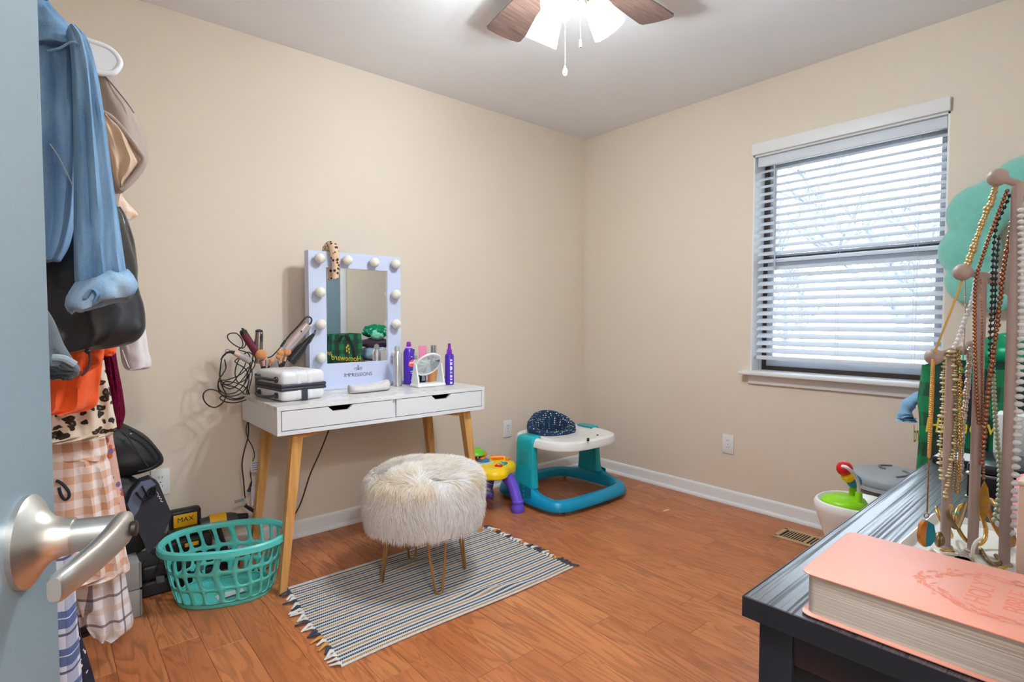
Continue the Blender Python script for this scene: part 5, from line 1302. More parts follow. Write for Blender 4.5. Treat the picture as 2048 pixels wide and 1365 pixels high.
part('strap', G().loft([[Vector((1.9805, y+dy, z)) for dy in (-.014, .014)] + [Vector((1.9825, y+dy, z)) for dy in (.014, -.014)] for y, z in ((.300, .56), (.310, .75), (.335, .90), (.36, .95))]), STR, bag, smooth=False)
text('Homeward', .075, YT, frame((2.115, .4585, .745), (-1, 0, .10), (0, 0, 1)), bag, 'bag_lettering', shear=.25, sx=.85)
text('Homeward', .062, YT, frame((1.9785, .325, .80), (0, -1, .10), (0, 0, 1)), bag, 'bag_lettering', shear=.25, sx=.80)
g = G(); lf = lambda a, z, s, r_: g.prism([(a+s*r_*math.cos(t_)*.5, z+r_*math.sin(t_)) for t_ in [2*PI*i/10 for i in range(10)]], .001, frame((2.125, .4585, 0), (-1, 0, 0), (0, 0, 1)))
for i, (a, z) in enumerate(((-.01, .80), (.012, .815), (-.008, .83), (.014, .845), (.002, .862))): lf(a, z, 1, .013)
part('leaf_print', g, YT, bag, smooth=False)
# hamper heaped with clothes
hm = thing('laundry_hamper', 'white wicker hamper behind the plaid bag', 'hamper', (2.48, .27, 0))
WK = M('white_wicker', (222, 216, 206), .7, var=.08, bump=.8, bscale=150)
part('basket_body', G().loft([[Vector((2.485+a, .27+b_, z)) for a, b_ in oval(40, rx, ry, 3.5)] for rx, ry, z in ((.125, .19, 0), (.135, .205, .3), (.145, .22, .66), (.150, .225, .70), (.138, .213, .70), (.128, .20, .55), (.12, .19, .10))]), WK, hm, ang=60)
part('rim', G().tube([(2.485+a, .27+b_, .70) for a, b_ in oval(48, .146, .221, 3.5)], .009, 8, closed=True), WK, hm, ang=60)
def lump(c, s, seed, n=26, m_=16, amp=.22):
    g = G(); vs2 = []; fs2 = []
    for j in range(m_+1):
        for i in range(n):
            th, ph = 2*PI*i/n, PI*j/m_
            d = Vector((math.sin(ph)*math.cos(th), math.sin(ph)*math.sin(th), math.cos(ph)))
            k_ = 1 + amp*noise.noise(d*2.2+Vector((seed, 0, 0))) + amp*.6*abs(noise.noise(d*5+Vector((0, seed, 0))))
            vs2.append(Vector(c)+Vector((d.x*s[0], d.y*s[1], d.z*s[2]))*k_)
    for j in range(m_):
        for i in range(n): fs2.append([j*n+i, j*n+(i+1) % n, (j+1)*n+(i+1) % n, (j+1)*n+i])
    return g.add(vs2, fs2)
def fabric(name, col, var=.1, bump=.3): return M(name, col, .85, var=var, vscale=12, bump=bump, bscale=350, sheen=.2)
def floralgreen():
    b = NB('green_floral', .8, .2); v = b.voro(b.mapping(None, (26, 26, 26)), 1); b.col(b.ramp(v.outputs['Distance'], [(0, (230, 236, 220)), (.22, (120, 214, 180)), (.4, (20, 140, 96)), (1, (16, 120, 84))])); return b.m
single('folded_shirt', lump((2.485, .30, .985), (.12, .135, .062), 2.2, amp=.30), floralgreen(), 'green patterned shirt crumpled on top of the hamper pile', 'shirt', ang=80)
single('mint_shirt', lump((2.45, .385, .955), (.06, .06, .05), 5.1, amp=.25), fabric('mint_cotton', (140, 224, 196)), 'mint shirt bunched at the front of the hamper pile', 'shirt', ang=80)
single('plum_shirt', lump((2.49, .27, .865), (.125, .17, .055), 7.7, amp=.22), fabric('plum_cotton', (70, 44, 66)), 'dark plum shirt in the middle of the hamper pile', 'shirt', ang=80)
single('denim_shorts', lump((2.475, .30, .765), (.13, .21, .075), 9.3, amp=.18), fabric('pale_denim', (168, 190, 216)), 'pale blue cloth spread low in the hamper pile', 'cloth', ang=80)
g = G(); sl = cr([(2.44, .50, .815), (2.43, .545, .82), (2.415, .578, .795), (2.405, .588, .755), (2.40, .583, .738)], 5)
g.tube(sl, [.030+.004*math.sin(i*1.3) for i in range(len(sl))], 12, flat=.7)
g.tube([(2.40, .583, .742), (2.40, .583, .730), (2.40, .583, .742)], [.033, .034, .024], 12, cap=False)
single('blue_sleeve_shirt', g, fabric('sky_denim', (128, 172, 206)), 'light blue shirt sleeve spilling out to the left of the plaid bag', 'shirt', ang=70)
# grey trash can
cn = thing('trash_can', 'grey round trash can with swirl-moulded lid near the window wall', 'trash can', (2.80, .72, 0))
CG = M('can_grey', (166, 172, 178), .45, var=.02); CG2 = M('can_body_beige', (150, 146, 142), .5, var=.02)
part('can_body', G().lathe([(.12, 0), (.125, .005), (.150, .40), (.153, .405), (.147, .405), (.12, .02), (.0001, .02)], (2.80, .72, 0), 36), CG2, cn)
ldd = part('lid', G().lathe([(.158, .392), (.162, .400), (.164, .416), (.161, .425), (.152, .431), (.110, .440), (.05, .445), (.0001, .446)], (2.80, .72, 0), 40), CG, cn)
part('lid_skirt', G().lathe([(.156, .372), (.160, .374), (.158, .390), (.150, .392)], (2.80, .72, 0), 40), CG, ldd)
for s in (-1, 1):
    part('swirl_ridge', G().tube(cr([(2.80+s*.10, .72+s*.035, .443), (2.80+s*.05, .72+s*.065, .447), (2.80+s*.01, .72+s*.055, .449), (2.80-s*.01, .72+s*.03, .449)], 6), .004, 8), M('ridge_grey', (120, 126, 132), .5), ldd)
# baby activity seat with bead toy
ac = thing('activity_saucer', 'white baby activity seat with a lime green bead toy by the window wall', 'baby seat', (2.50, .78, 0))
ro_ = lambda r, z: [Vector((2.49+a*r, .775+b_*r, z)) for a, b_ in oval(44, .14, .135, 2.4)]
part('seat_shell', G().loft([ro_(.55, 0), ro_(.62, .02), ro_(.70, .20), ro_(.90, .285), ro_(1.0, .330), ro_(1.02, .352), ro_(.98, .364), ro_(.92, .366), ro_(.86, .356), ro_(.78, .34), ro_(.6, .31)]), TWH, ac, ang=50)
LIME = M('toy_lime', (146, 214, 26), .3, var=.02)
part('toy_base', G().loft([[Vector((2.46+a*r, .80+b_*r, z)) for a, b_ in oval(32, .085, .080, 2.2)] for r, z in ((1, .345), (1.02, .362), (.9, .376), (.5, .388), (.1, .390))]), LIME, ac, ang=50)
b0 = at(1716, 1000, d=2.18); b1 = at(1706, 990, d=2.24)
part('toy_post', G().tube([b0+Vector((0, 0, -.03)), at(1718, 985, d=2.18)], [.018, .012], 12), LIME, ac); part('toy_post', G().tube([b1+Vector((0, 0, -.03)), at(1706, 975, d=2.24)], [.018, .013], 12), LIME, ac)
part('bead_wire', G().tube(cr([at(1718, 986, d=2.18), at(1716, 965, d=2.17), at(1707, 948, d=2.16), at(1694, 936, d=2.16), at(1685, 933, d=2.18)], 6), .0065, 10), WHITE, ac)
for (x, y), r_, m_, nm in (((1689, 938), .030, TRED, 'bead'), ((1697, 952), .028, YEL, 'bead'), ((1708, 963), .028, TBL, 'bead')): part(nm, G().sphere(at(x, y, d=2.215), r_, 18, 12), m_, ac)
part('bead_stalk', G().tube([at(1706, 976, d=2.24), at(1700, 955, d=2.225), at(1690, 940, d=2.215)], .006, 8), WHITE, ac)

# mint plush crescent on the window wall
MINT = M('mint_plush', (132, 216, 200), .95, var=.05, vscale=40, bump=.8, bscale=500, sheen=.9)
mp_ = thing('plush_wall_hanging', 'mint green plush scalloped crescent hanging on the wall beside the window', 'wall hanging', (3.05, .30, 1.12))
lobes = [((2052, 395), .125), ((2000, 395), .105), ((1958, 425), .112), ((1940, 480), .118), ((1932, 530), .098), ((1940, 580), .090), ((1965, 610), .060), ((1995, 606), .050)]
lobes = [((2050, 372), .12), ((1995, 400), .10), ((1957, 425), .115), ((1938, 500), .112), ((1945, 560), .10), ((1972, 598), .055), ((1998, 606), .042)]
g = G(); ctr = [at(x, y, X=3.045) for (x, y), r_ in lobes]
for (x, y), r_ in lobes: g.sphere(at(x, y, X=3.045), r_, 24, 16, (.46, 1, 1.05))
cp = cr(ctr, 5); g.tube(cp, [.060-.025*(i/len(cp)) for i in range(len(cp))], 14, flat=1)
pb_ = part('plush_body', g, MINT, mp_, ang=180)
q = pb_.modifiers.new('remesh', 'REMESH'); q.mode = 'VOXEL'; q.voxel_size = .012; q.use_smooth_shade = True
q = pb_.modifiers.new('smooth', 'SMOOTH'); q.iterations = 2; q.factor = .4

# ================================================================ GARMENT RACK AND CLOTHES
RK = M('rack_white', (226, 226, 228), .35, .2)
rk = thing('garment_rack', 'white metal two-rail garment rack behind the open door', 'garment rack', (-.11, 1.50, 0))
for y in (.86, 2.30):
    part('upright', G().tube([(-.11, y, .02), (-.11, y, 1.86)], .0125, 12), RK, rk)
    part('foot_bar', G().tube([(-.34, y, .02), (.02, y, .02)], .0125, 12), RK, rk)
for z in (1.86, 1.02): part('hanging_rail', G().tube([(-.11, .86, z), (-.11, 2.30, z)], .0125, 12), RK, rk)

def garment(g, Y, rows, th=.05, folds=5, famp=.012, n=44, seed=0, lv=5, tw=0, bot=True):
    """soft closed sheet hanging in plane Y. rows: (py, px_left, px_right) from top to bottom"""
    pr = [(at(xl, py, Y=Y), at(xr, py, Y=Y)) for py, xl, xr in rows]
    L_ = cr([p[0] for p in pr], lv); Rr = cr([p[1] for p in pr], lv); rings = []
    for k, (a, b_) in enumerate(zip(L_, Rr)):
        v = k/(len(L_)-1); ring = []; z = (a.z+b_.z)/2; wd = (b_-a).length
        for i in range(n):
            t = 2*PI*i/n; c, s = math.cos(t), math.sin(t); u = .5+.5*(abs(c)**.8)*(1 if c >= 0 else -1)
            p = a.lerp(b_, u); sgn = 1 if s >= 0 else -1
            ph = u*folds*2*PI + seed*1.7 + .8*noise.noise(Vector((u*3, v*2.2, seed)))
            f = math.sin(ph)*famp*(.35+.65*v) + .008*noise.noise(Vector((u*7, v*6, seed+3)))
            ring.append(Vector((p.x, Y + s*th*.5*(.75+.25*abs(s)) + f + tw*(u-.5), p.z + .004*noise.noise(Vector((u*9, v*4, seed+9))))))
        rings.append(ring)
    g.loft(rings); return g
def hook(t, Y, z, mat, x=-.11):
    return part('hanger_hook', G().tube(cr([(x, Y, z-.07), (x, Y, z-.02), (x+.020, Y, z), (x+.012, Y, z+.017), (x-.006, Y, z+.019), (x-.017, Y, z+.006)], 5), .0022, 7), mat, t)
HW = M('hanger_white', (228, 230, 236), .4)
def denim(name, c1, c2):
    b = NB(name, .9, .15); tw_ = b.wave(b.mapping(None, (420, 420, 420), rot=(.0, .7, .3)), 1, 2, 2); n = b.noise(b.mapping(None, (34, 34, 5)), 1, 4); n2 = b.noise(b.co, 420, 2)
    c = b.mix(b.ramp(n.outputs[0], [(.32, (0,0,0)), (.68, (1,1,1))]), c1, c2); b.col(b.mix(b.math('MULTIPLY', n2.outputs[0], .35), c, tuple(min(255, int(v*1.25)) for v in c2))); b.bump(n2.outputs[0], .4, .001); return b.m
DEN = denim('denim_blue', (74, 108, 146), (130, 164, 196)); DEN2 = denim('denim_inside', (110, 142, 176), (154, 180, 204)); THR = M('stitch', (176, 170, 160), .8)
# --- denim jacket
Y = 1.40; t = thing('denim_jacket', 'light blue denim jacket with rolled sleeve hanging nearest the door', 'jacket', (-.05, Y, 1.15))
part('jacket_body', garment(G(), Y+.03, [(8, 20, 92), (30, 10, 108), (80, -20, 150), (200, -40, 158), (330, -45, 160), (430, -40, 152), (490, -30, 140), (522, -20, 122)], .10, 4, .014, seed=1), DEN, t, ang=80)
part('jacket_yoke', garment(G(), Y+.015, [(6, 30, 96), (30, 20, 112), (55, 0, 138), (80, -20, 158), (104, -30, 172)], .125, 2, .004, seed=4), DEN, t, ang=80)
sl = part('sleeve', garment(G(), Y-.045, [(66, 132, 152), (90, 139, 176), (150, 144, 196), (240, 146, 210), (330, 147, 222), (430, 147, 237), (500, 147, 246), (560, 149, 256), (575, 155, 258)], .085, 2.6, .010, seed=2), DEN, t, ang=80)
part('shoulder_seam', G().tube(cr([at(95, 102, Y=Y-.055), at(120, 96, Y=Y-.07), at(143, 84, Y=Y-.09), at(160, 90, Y=Y-.085), at(176, 108, Y=Y-.07)], 6), .0022, 6), DEN, sl)
part('side_seam', G().tube(cr([at(100, 288, Y=Y-.03), at(120, 318, Y=Y-.035), (at(146, 372, Y=Y-.03))], 6), .001, 6), THR, sl)
Yc = Y-.05
cu = G(); ring0 = []
path = [((152, 582), .050), ((176, 600), .050), ((205, 592), .056), ((235, 578), .060), ((258, 566), .045)]
rings = []
for k, (yo, rx, dep) in enumerate(((-14, 50, .044), (0, 60, .054), (10, 66, .060), (22, 68, .064), (32, 63, .060), (36, 57, .054), (30, 52, .048), (18, 48, .044))):
    ring = []
    for i in range(44):
        a = 2*PI*i/44; px_ = 203 + rx*math.cos(a)*1.05
        w_ = noise.noise(Vector((math.cos(a)*2.2, math.sin(a)*2.2, k*.45)))
        py_ = 572 + yo - .26*(px_-203) + 6*w_ + 6*math.sin(a) + 2.5*math.sin(5*a+k)
        p = at(px_, py_, Y=Yc); ring.append(Vector((p.x, Yc + dep*math.sin(a)*(1+.25*w_), p.z)))
    rings.append(ring)
part('rolled_cuff', G().loft(rings, cap=False), DEN2, sl, ang=80, solid=.004)
part('cuff_tab', G().tube(cr([at(170, 596, Y=Yc-.055), at(186, 580, Y=Yc-.062), at(196, 590, Y=Yc-.065), at(188, 604, Y=Yc-.062)], 5), [.008]*16, 8, flat=.4), DEN, sl, ang=70)
part('collar', garment(G(), Y+.0, [(-40, 20, 60), (-10, 15, 84), (16, 20, 100)], .13, 1, .004, seed=6), DEN, t, ang=80)
hook(t, Y, 1.86, HW)
# --- white flat hanger carrying the tan coat
Y = 1.80; t = thing('plastic_hanger', 'wide white plastic hanger with rounded end above the tan coat', 'hanger', (-.11, Y, 1.70))
poly = []
for x, y in ((20, 30), (90, 50), (150, 72), (176, 82), (206, 92), (226, 104), (237, 119), (238, 130), (230, 142), (220, 146), (190, 144), (140, 128), (60, 100), (20, 90)):
    p = at(x, y, Y=Y); poly.append((p.x, p.z))
Mx = Matrix(((1,0,0,0), (0,0,-1,Y+.006), (0,1,0,0), (0,0,0,1)))
part('hanger_blade', G().prism(poly, .012, Mx), HW, t, ang=30)
part('hanger_rim', G().tube(cr([(x, Y, z) for x, z in poly], 4, True), .0085, 8, closed=True), HW, t, ang=60)
hook(t, Y, 1.86, CHR)
Y = 1.90; t = thing('tan_coat', 'tan hooded coat hanging behind the denim jacket', 'coat', (0, Y, 1.2))
TAN = fabric('tan_twill', (168, 152, 142), .06, .15); TLN = fabric('tan_lining', (206, 178, 152), .05, .1)
part('coat_body', garment(G(), Y+.05, [(90, 40, 190), (150, 20, 214), (230, 10, 250), (330, 10, 250), (420, 20, 236), (520, 20, 230)], .09, 3, .01, seed=9), TAN, t, ang=80)
hd = part('hood', garment(G(), Y-.02, [(146, 180, 216), (165, 182, 232), (205, 186, 258), (245, 196, 278), (285, 206, 293), (325, 214, 294), (350, 220, 282), (372, 226, 262), (382, 234, 248)], .10, 1.5, .010, seed=11), TAN, t, ang=80)
part('hood_lining', garment(G(), Y-.085, [(232, 204, 214), (245, 206, 232), (270, 212, 255), (300, 218, 272), (325, 222, 282), (345, 226, 270), (365, 232, 250), (376, 238, 244)], .03, 2, .008, seed=13), TLN, hd, ang=80)
part('hood_edge', G().tube(cr([at(x, y, Y=Y-.095) for x, y in ((200, 222), (222, 234), (248, 262), (276, 300), (287, 322), (270, 350), (250, 374), (240, 380))], 6), .0065, 8), TAN, hd, ang=60)
part('zip_line', G().tube(cr([at(x, y, Y=Y-.075) for x, y in ((208, 150), (232, 178), (256, 208), (268, 226))], 5), .0018, 6), M('zip_grey', (120, 110, 108), .5), hd)
hook(t, Y, 1.86, HW)
# --- peach check shirt collar tip
def check(name, c0, c1, per, w_=.5, rough=.85, off=0, mode='xz'):
    b = NB(name, rough, .2); s_ = b.sep(); u = b.math('ADD', s_[0], b.math('MULTIPLY', s_[1], .6)) ; v = s_[2]
    a = b.band(u, per, w_); k = b.band(v, per, w_); m_ = b.math('MULTIPLY', b.math('ADD', a, k), .5)
    n = b.noise(b.co, 300, 2); c = b.mix(m_, c0, c1); b.col(b.mix(b.math('MULTIPLY', n.outputs[0], .12), c, c0)); b.bump(b.noise(b.co, 500, 2).outputs[0], .25, .0008); return b.m
Y = 2.08; t = thing('check_shirt', 'white and peach checked shirt with its collar tip showing behind the tan hood', 'shirt', (0, Y, 1.0))
part('shirt_body', garment(G(), Y, [(360, 60, 236), (395, 60, 246), (412, 60, 262), (430, 60, 276), (440, 60, 262), (452, 60, 250), (560, 60, 246), (640, 60, 240)], .05, 3, .006, seed=15), check('peach_check', (236, 226, 218), (232, 190, 156), .03), t, ang=80)
hook(t, Y, 1.86, HW)
# --- black puffer jacket
Y = 1.60; t = thing('puffer_jacket', 'glossy black puffer jacket bulging below the denim sleeve', 'jacket', (0, Y, .95))
PUF = M('black_nylon', (30, 31, 36), .32, var=.05, spec=.6, bump=1.0, bscale=14)
g = G(); rows = [(440, 60, 246), (470, 50, 256), (520, 45, 270), (555, 45, 274), (580, 45, 278), (610, 45, 287), (640, 45, 290), (665, 45, 287), (685, 45, 268), (695, 45, 230), (703, 45, 175), (708, 55, 130)]
part('puffer_body', garment(g, Y, rows, .17, 2, .012, seed=17), PUF, t, ang=80)
part('puffer_sleeve', garment(G(), Y+.10, [(420, 200, 244), (440, 210, 255), (480, 215, 268), (530, 220, 275), (560, 225, 274), (590, 228, 262)], .11, 1, .006, seed=19), PUF, t, ang=80)
part('hem_cord', G().tube(cr([at(x, y, Y=Y-.09) for x, y in ((170, 700), (178, 705), (180, 722), (174, 740), (162, 752))], 6), .003, 7), M('plum_cord', (74, 44, 50), .6), t)
part('cord_toggle', G().sphere(at(176, 703, Y=Y-.09), .006, 10, 8), BLK, t)
hook(t, Y, 1.86, HW)
# --- grey-blue jacket cuff nearest
Y = 1.22; t = thing('grey_jacket', 'blue-grey jacket with black lining showing its cuff beside the door edge', 'jacket', (-.05, Y, .95))
part('jacket_sleeve', garment(G(), Y, [(300, -60, 40), (500, -50, 60), (590, -40, 80), (640, -20, 108), (690, -10, 128), (718, 0, 146), (736, 10, 160), (746, 30, 158)], .08, 2, .006, seed=21), fabric('slate_fleece', (86, 96, 104), .05, .2), t, ang=80)
part('cuff_lining', garment(G(), Y-.02, [(730, 20, 130), (742, 20, 158), (752, 40, 156), (757, 70, 148)], .07, 1, .003, seed=22), fabric('black_lining', (26, 28, 32)), t, ang=80)
part('cuff_trim', G().tube(cr([at(105, 716, Y=Y-.045), at(128, 718, Y=Y-.047), at(150, 730, Y=Y-.045)], 5), .006, 8), fabric('pale_trim', (150, 164, 174)), t)
hook(t, Y, 1.86, HW)
# --- pale grey sweatshirt
Y = 2.20; t = thing('white_sweatshirt', 'pale heather sweatshirt with its sleeve cuff hanging lowest at the wall side', 'sweatshirt', (0, Y, .8))
SWT = fabric('heather_white', (222, 216, 220), .05, .25)
part('sweatshirt_body', garment(G(), Y+.03, [(470, 60, 250), (560, 60, 268), (640, 60, 280), (690, 60, 284)], .07, 2, .006, seed=25), SWT, t, ang=80)
part('sleeve', garment(G(), Y-.03, [(560, 236, 272), (610, 236, 284), (660, 236, 291), (700, 240, 297), (722, 243, 303), (735, 248, 300), (740, 254, 270)], .06, 1.4, .006, seed=26), SWT, t, ang=80)
part('sleeve_seam', G().tube(cr([at(244, 700, Y=Y-.067), at(252, 722, Y=Y-.067), at(258, 736, Y=Y-.067)], 4), .0018, 6), SWT, t)
hook(t, Y, 1.86, HW)
# --- orange top
Y = 1.76; t = thing('orange_shirt', 'bright orange shirt hanging below the black puffer jacket', 'shirt', (0, Y, .8))
ORS = fabric('orange_cotton', (240, 92, 30), .06, .2)
part('shirt_body', garment(G(), Y+.03, [(640, 50, 200), (690, 50, 206), (730, 50, 204), (770, 50, 199), (805, 50, 196), (818, 52, 180), (826, 60, 140)], .10, 3, .016, seed=28), ORS, t, ang=80)
part('sleeve', garment(G(), Y-.045, [(640, 80, 200), (690, 90, 208), (712, 95, 207), (728, 100, 202), (738, 120, 185), (743, 130, 168)], .05, 2, .012, seed=29), ORS, t, ang=80)
part('far_sleeve', garment(G(), Y+.10, [(660, 150, 228), (690, 170, 233), (706, 190, 231), (712, 205, 224)], .04, 1, .004, seed=30), ORS, t, ang=80)
hook(t, Y, 1.86, HW)
# --- leopard print
def leopard():
    b = NB('leopard_print', .8, .2); n = b.noise(b.co, 20, 2); mp2 = b.n.new('ShaderNodeVectorMath'); mp2.operation = 'ADD'
    nn = b.noise(b.co, 26, 2); av = b.n.new('ShaderNodeVectorMath'); av.operation = 'MULTIPLY_ADD'; b.link(nn.outputs['Color'], av.inputs[0]); av.inputs[1].default_value = (.035, .035, .035); b.link(b.co, av.inputs[2]); v = b.voro(b.mapping(av.outputs[0], (34, 34, 48)), 1); d = b.math('ADD', v.outputs['Distance'], b.math('MULTIPLY', n.outputs[0], .22))
    b.col(b.ramp(d, [(0, (176, 142, 106)), (.20, (130, 100, 76)), (.28, (52, 42, 38)), (.50, (58, 46, 40)), (.55, (222, 206, 186)), (1, (228, 214, 196))])); return b.m
Y = 1.90; t = thing('leopard_skirt', 'cream leopard print skirt hanging between orange shirt and checked shorts', 'skirt', (0, Y, .75))
part('skirt_panel', garment(G(), Y, [(700, 60, 206), (740, 60, 211), (780, 60, 220), (820, 60, 227), (862, 60, 232), (874, 62, 200), (884, 70, 130)], .08, 4, .012, seed=33), leopard(), t, ang=80)
hook(t, Y, 1.02, HW)
# --- maroon knit
def knit():
    b = NB('maroon_knit', .9, .15); w1 = b.wave(b.mapping(None, (60, 60, 60)), 1.0, .4, 1, dirn='X'); w2 = b.wave(b.mapping(None, (60, 60, 90)), 1.0, .4, 1, dirn='Z')
    k = b.math('MULTIPLY', w1, w2); b.col(b.ramp(k, [(0, (96, 6, 44)), (1, (176, 24, 84))])); b.bump(k, 1, .004); return b.m
Y = 2.06; t = thing('maroon_sweater', 'maroon cable knit sweater sleeve hanging behind the leopard skirt', 'sweater', (0.1, Y, .75))
part('sleeve', garment(G(), Y, [(690, 190, 230), (720, 205, 234), (770, 212, 243), (810, 215, 249), (830, 222, 250), (845, 228, 246), (856, 232, 240)], .06, 1, .004, seed=35), knit(), t, ang=80)
part('sweater_body', garment(G(), Y+.02, [(600, 60, 225), (700, 60, 222), (800, 60, 222)], .06, 3, .006, seed=36), knit(), t, ang=80)
hook(t, Y, 1.86, HW)
# --- gingham shorts
Y = 2.00; t = thing('gingham_shorts', 'peach gingham shorts with gathered waistband hanging above the plaid pants', 'shorts', (0, Y, .55))
GIN = check('peach_gingham', (238, 226, 222), (212, 160, 128), .046, .5)
part('waistband', garment(G(), Y-.01, [(868, 60, 208), (880, 56, 212), (900, 54, 215), (918, 54, 214)], .085, 3, .006, seed=38), GIN, t, ang=80)
part('shorts_leg', garment(G(), Y+.0, [(914, 56, 214), (930, 54, 220), (980, 54, 232), (1040, 54, 243), (1100, 54, 252), (1138, 54, 259), (1150, 56, 235), (1160, 70, 190)], .10, 6, .016, seed=39), GIN, t, ang=80)
part('drawstring', G().tube(cr([at(x, y, Y=Y-.065) for x, y in ((112, 962), (124, 968), (136, 982), (138, 994), (130, 1000), (122, 990), (118, 976))], 5), .004, 7), M('navy_string', (34, 36, 52), .7), t)
hook(t, Y, 1.02, HW)
def floral(name, base, cols, sc):
    b = NB(name, .85, .2); v = b.voro(b.mapping(None, (sc, sc, sc)), 1); cc = b.n.new('ShaderNodeSeparateColor'); b.link(v.outputs['Color'], cc.inputs[0])
    st_ = [(i/len(cols), c) for i, c in enumerate(cols)]; dc = b.ramp(cc.outputs[0], st_, 'CONSTANT'); k = b.math('LESS_THAN', v.outputs['Distance'], .46); b.col(b.mix(k, base, dc)); return b.m
Y = 2.10; t = thing('floral_dress', 'orange and lilac floral dress edge showing behind the gingham shorts', 'dress', (.1, Y, .6))
part('dress_panel', garment(G(), Y, [(800, 60, 226), (868, 60, 226), (900, 60, 231), (940, 60, 238), (990, 60, 247), (1030, 60, 254), (1038, 60, 250), (1042, 80, 240)], .05, 3, .006, seed=41), floral('floral_print', (214, 170, 158), [(206, 104, 62), (120, 100, 150), (226, 186, 160), (176, 84, 60), (232, 214, 206)], 48), t, ang=80)
hook(t, Y, 1.02, HW)
# --- white and brown plaid
def plaid(name, base, bars, off=0):
    b = NB(name, .85, .2); s_ = b.sep(); u = b.math('ADD', s_[0], b.math('MULTIPLY', s_[1], .5)); v = s_[2]; cur = None
    c = b.mix(0.0, base, base)
    for (axis, per, w_, o_, colr, st_) in bars:
        k = b.band(u if axis == 'u' else v, per, w_, o_); c = b.mix(b.math('MULTIPLY', k, st_), c, colr)
    b.col(c); b.bump(b.noise(b.co, 480, 2).outputs[0], .25, .0008); return b.m
Y = 2.12; t = thing('plaid_pants', 'white and brown plaid pajama pants hanging lowest beside the felt box', 'pants', (.1, Y, .3))
PL1 = plaid('brown_plaid', (230, 224, 228), [('u', .085, .30, 0, (176, 160, 158), .6), ('v', .085, .22, .02, (206, 184, 166), .6), ('u', .085, .10, .035, (92, 80, 92), .75), ('v', .085, .10, .06, (84, 70, 78), .75)])
part('pant_leg', garment(G(), Y, [(1100, 150, 230), (1140, 146, 248), (1180, 150, 256), (1220, 160, 264), (1245, 168, 267), (1262, 176, 258), (1274, 186, 230)], .08, 2.5, .012, seed=44), PL1, t, ang=80)
part('pant_leg', garment(G(), Y+.10, [(1100, 60, 190), (1160, 60, 186), (1220, 60, 182), (1250, 60, 170)], .06, 3, .008, seed=45), PL1, t, ang=80)
hook(t, Y, 1.02, HW)
# --- blue plaid
Y = 1.12; t = thing('blue_plaid_pants', 'navy and white plaid pajama pants hanging right beside the door edge', 'pants', (0, Y, .2))
PL2 = plaid('navy_plaid', (206, 206, 220), [('v', .060, .46, 0, (46, 74, 130), .85), ('u', .060, .40, 0, (64, 88, 140), .45), ('v', .060, .07, .012, (20, 34, 74), .8), ('v', .060, .03, .045, (220, 224, 232), .8)])
part('pant_leg', garment(G(), Y, [(1080, 30, 146), (1150, 30, 150), (1220, 30, 154), (1300, 30, 160), (1380, 30, 166), (1430, 30, 168)], .06, 2.5, .008, seed=47), PL2, t, ang=80)
hook(t, Y, 1.02, HW)
Y = 1.24; t = thing('dotted_dress', 'navy dress with tiny white marks peeking out below the blue plaid', 'dress', (0, Y, .2))
part('dress_panel', garment(G(), Y, [(1180, 40, 150), (1260, 40, 160), (1310, 40, 175), (1365, 40, 190), (1420, 40, 200)], .05, 3, .006, seed=49), floral('navy_ditsy', (34, 34, 52), [(34, 34, 52), (34, 34, 52), (210, 200, 206), (34, 34, 52), (36, 36, 56)], 130), t, ang=80)
hook(t, Y, 1.02, HW)
# --- pale pink tubular hanger
Y = 1.30; t = thing('pink_hanger', 'pale pink plastic hanger end curling in front of the gingham shorts', 'hanger', (0, Y, .62))
part('hanger_tube', G().tube(cr([at(x, y, Y=Y) for x, y in ((20, 1128), (90, 1129), (150, 1130), (180, 1128), (200, 1120), (210, 1106), (208, 1095), (198, 1089), (188, 1094), (150, 1075), (80, 1045), (20, 1022))], 6), .0055, 10), M('hanger_pink', (236, 206, 214), .35), t, ang=60)
hook(t, Y, 1.02, HW, x=-.11)
part('hanger_tube', G().tube([(-.11, Y, .93), (-.105, Y, .80), at(20, 1022, Y=Y)], .0045, 8), HW, t)
# --- shoe on the floor
p = at(172, 1275, z=.0); t = thing('black_shoe', 'black shoe toe poking out under the plaid pants', 'shoe', (p.x-.1, p.y+.02, 0))
rings = []
for i in range(13):
    u = i/12; x = p.x+.018-.25*u; w_ = .040*math.sin(PI*min(1, (u*.9+.12)))**.5; hz = .024+.03*u**1.5
    rings.append([Vector((x, p.y+.03+a*w_, .012+max(0, b_*hz+hz*.55))) for a, b_ in oval(20, 1, 1, 2.3)])
part('upper', G().loft(rings), M('shoe_black', (28, 28, 32), .35), t, ang=70)
part('sole', G().loft([[Vector((q.x+.002, q.y, z)) for q in (rings[k][0] if False else rings[k][j] for k in range(13) for j in (0,))] + [Vector((rings[k][10].x+.002, rings[k][10].y, z)) for k in range(12, -1, -1)] for z in (.0005, .013)]), BLK, t, ang=40)

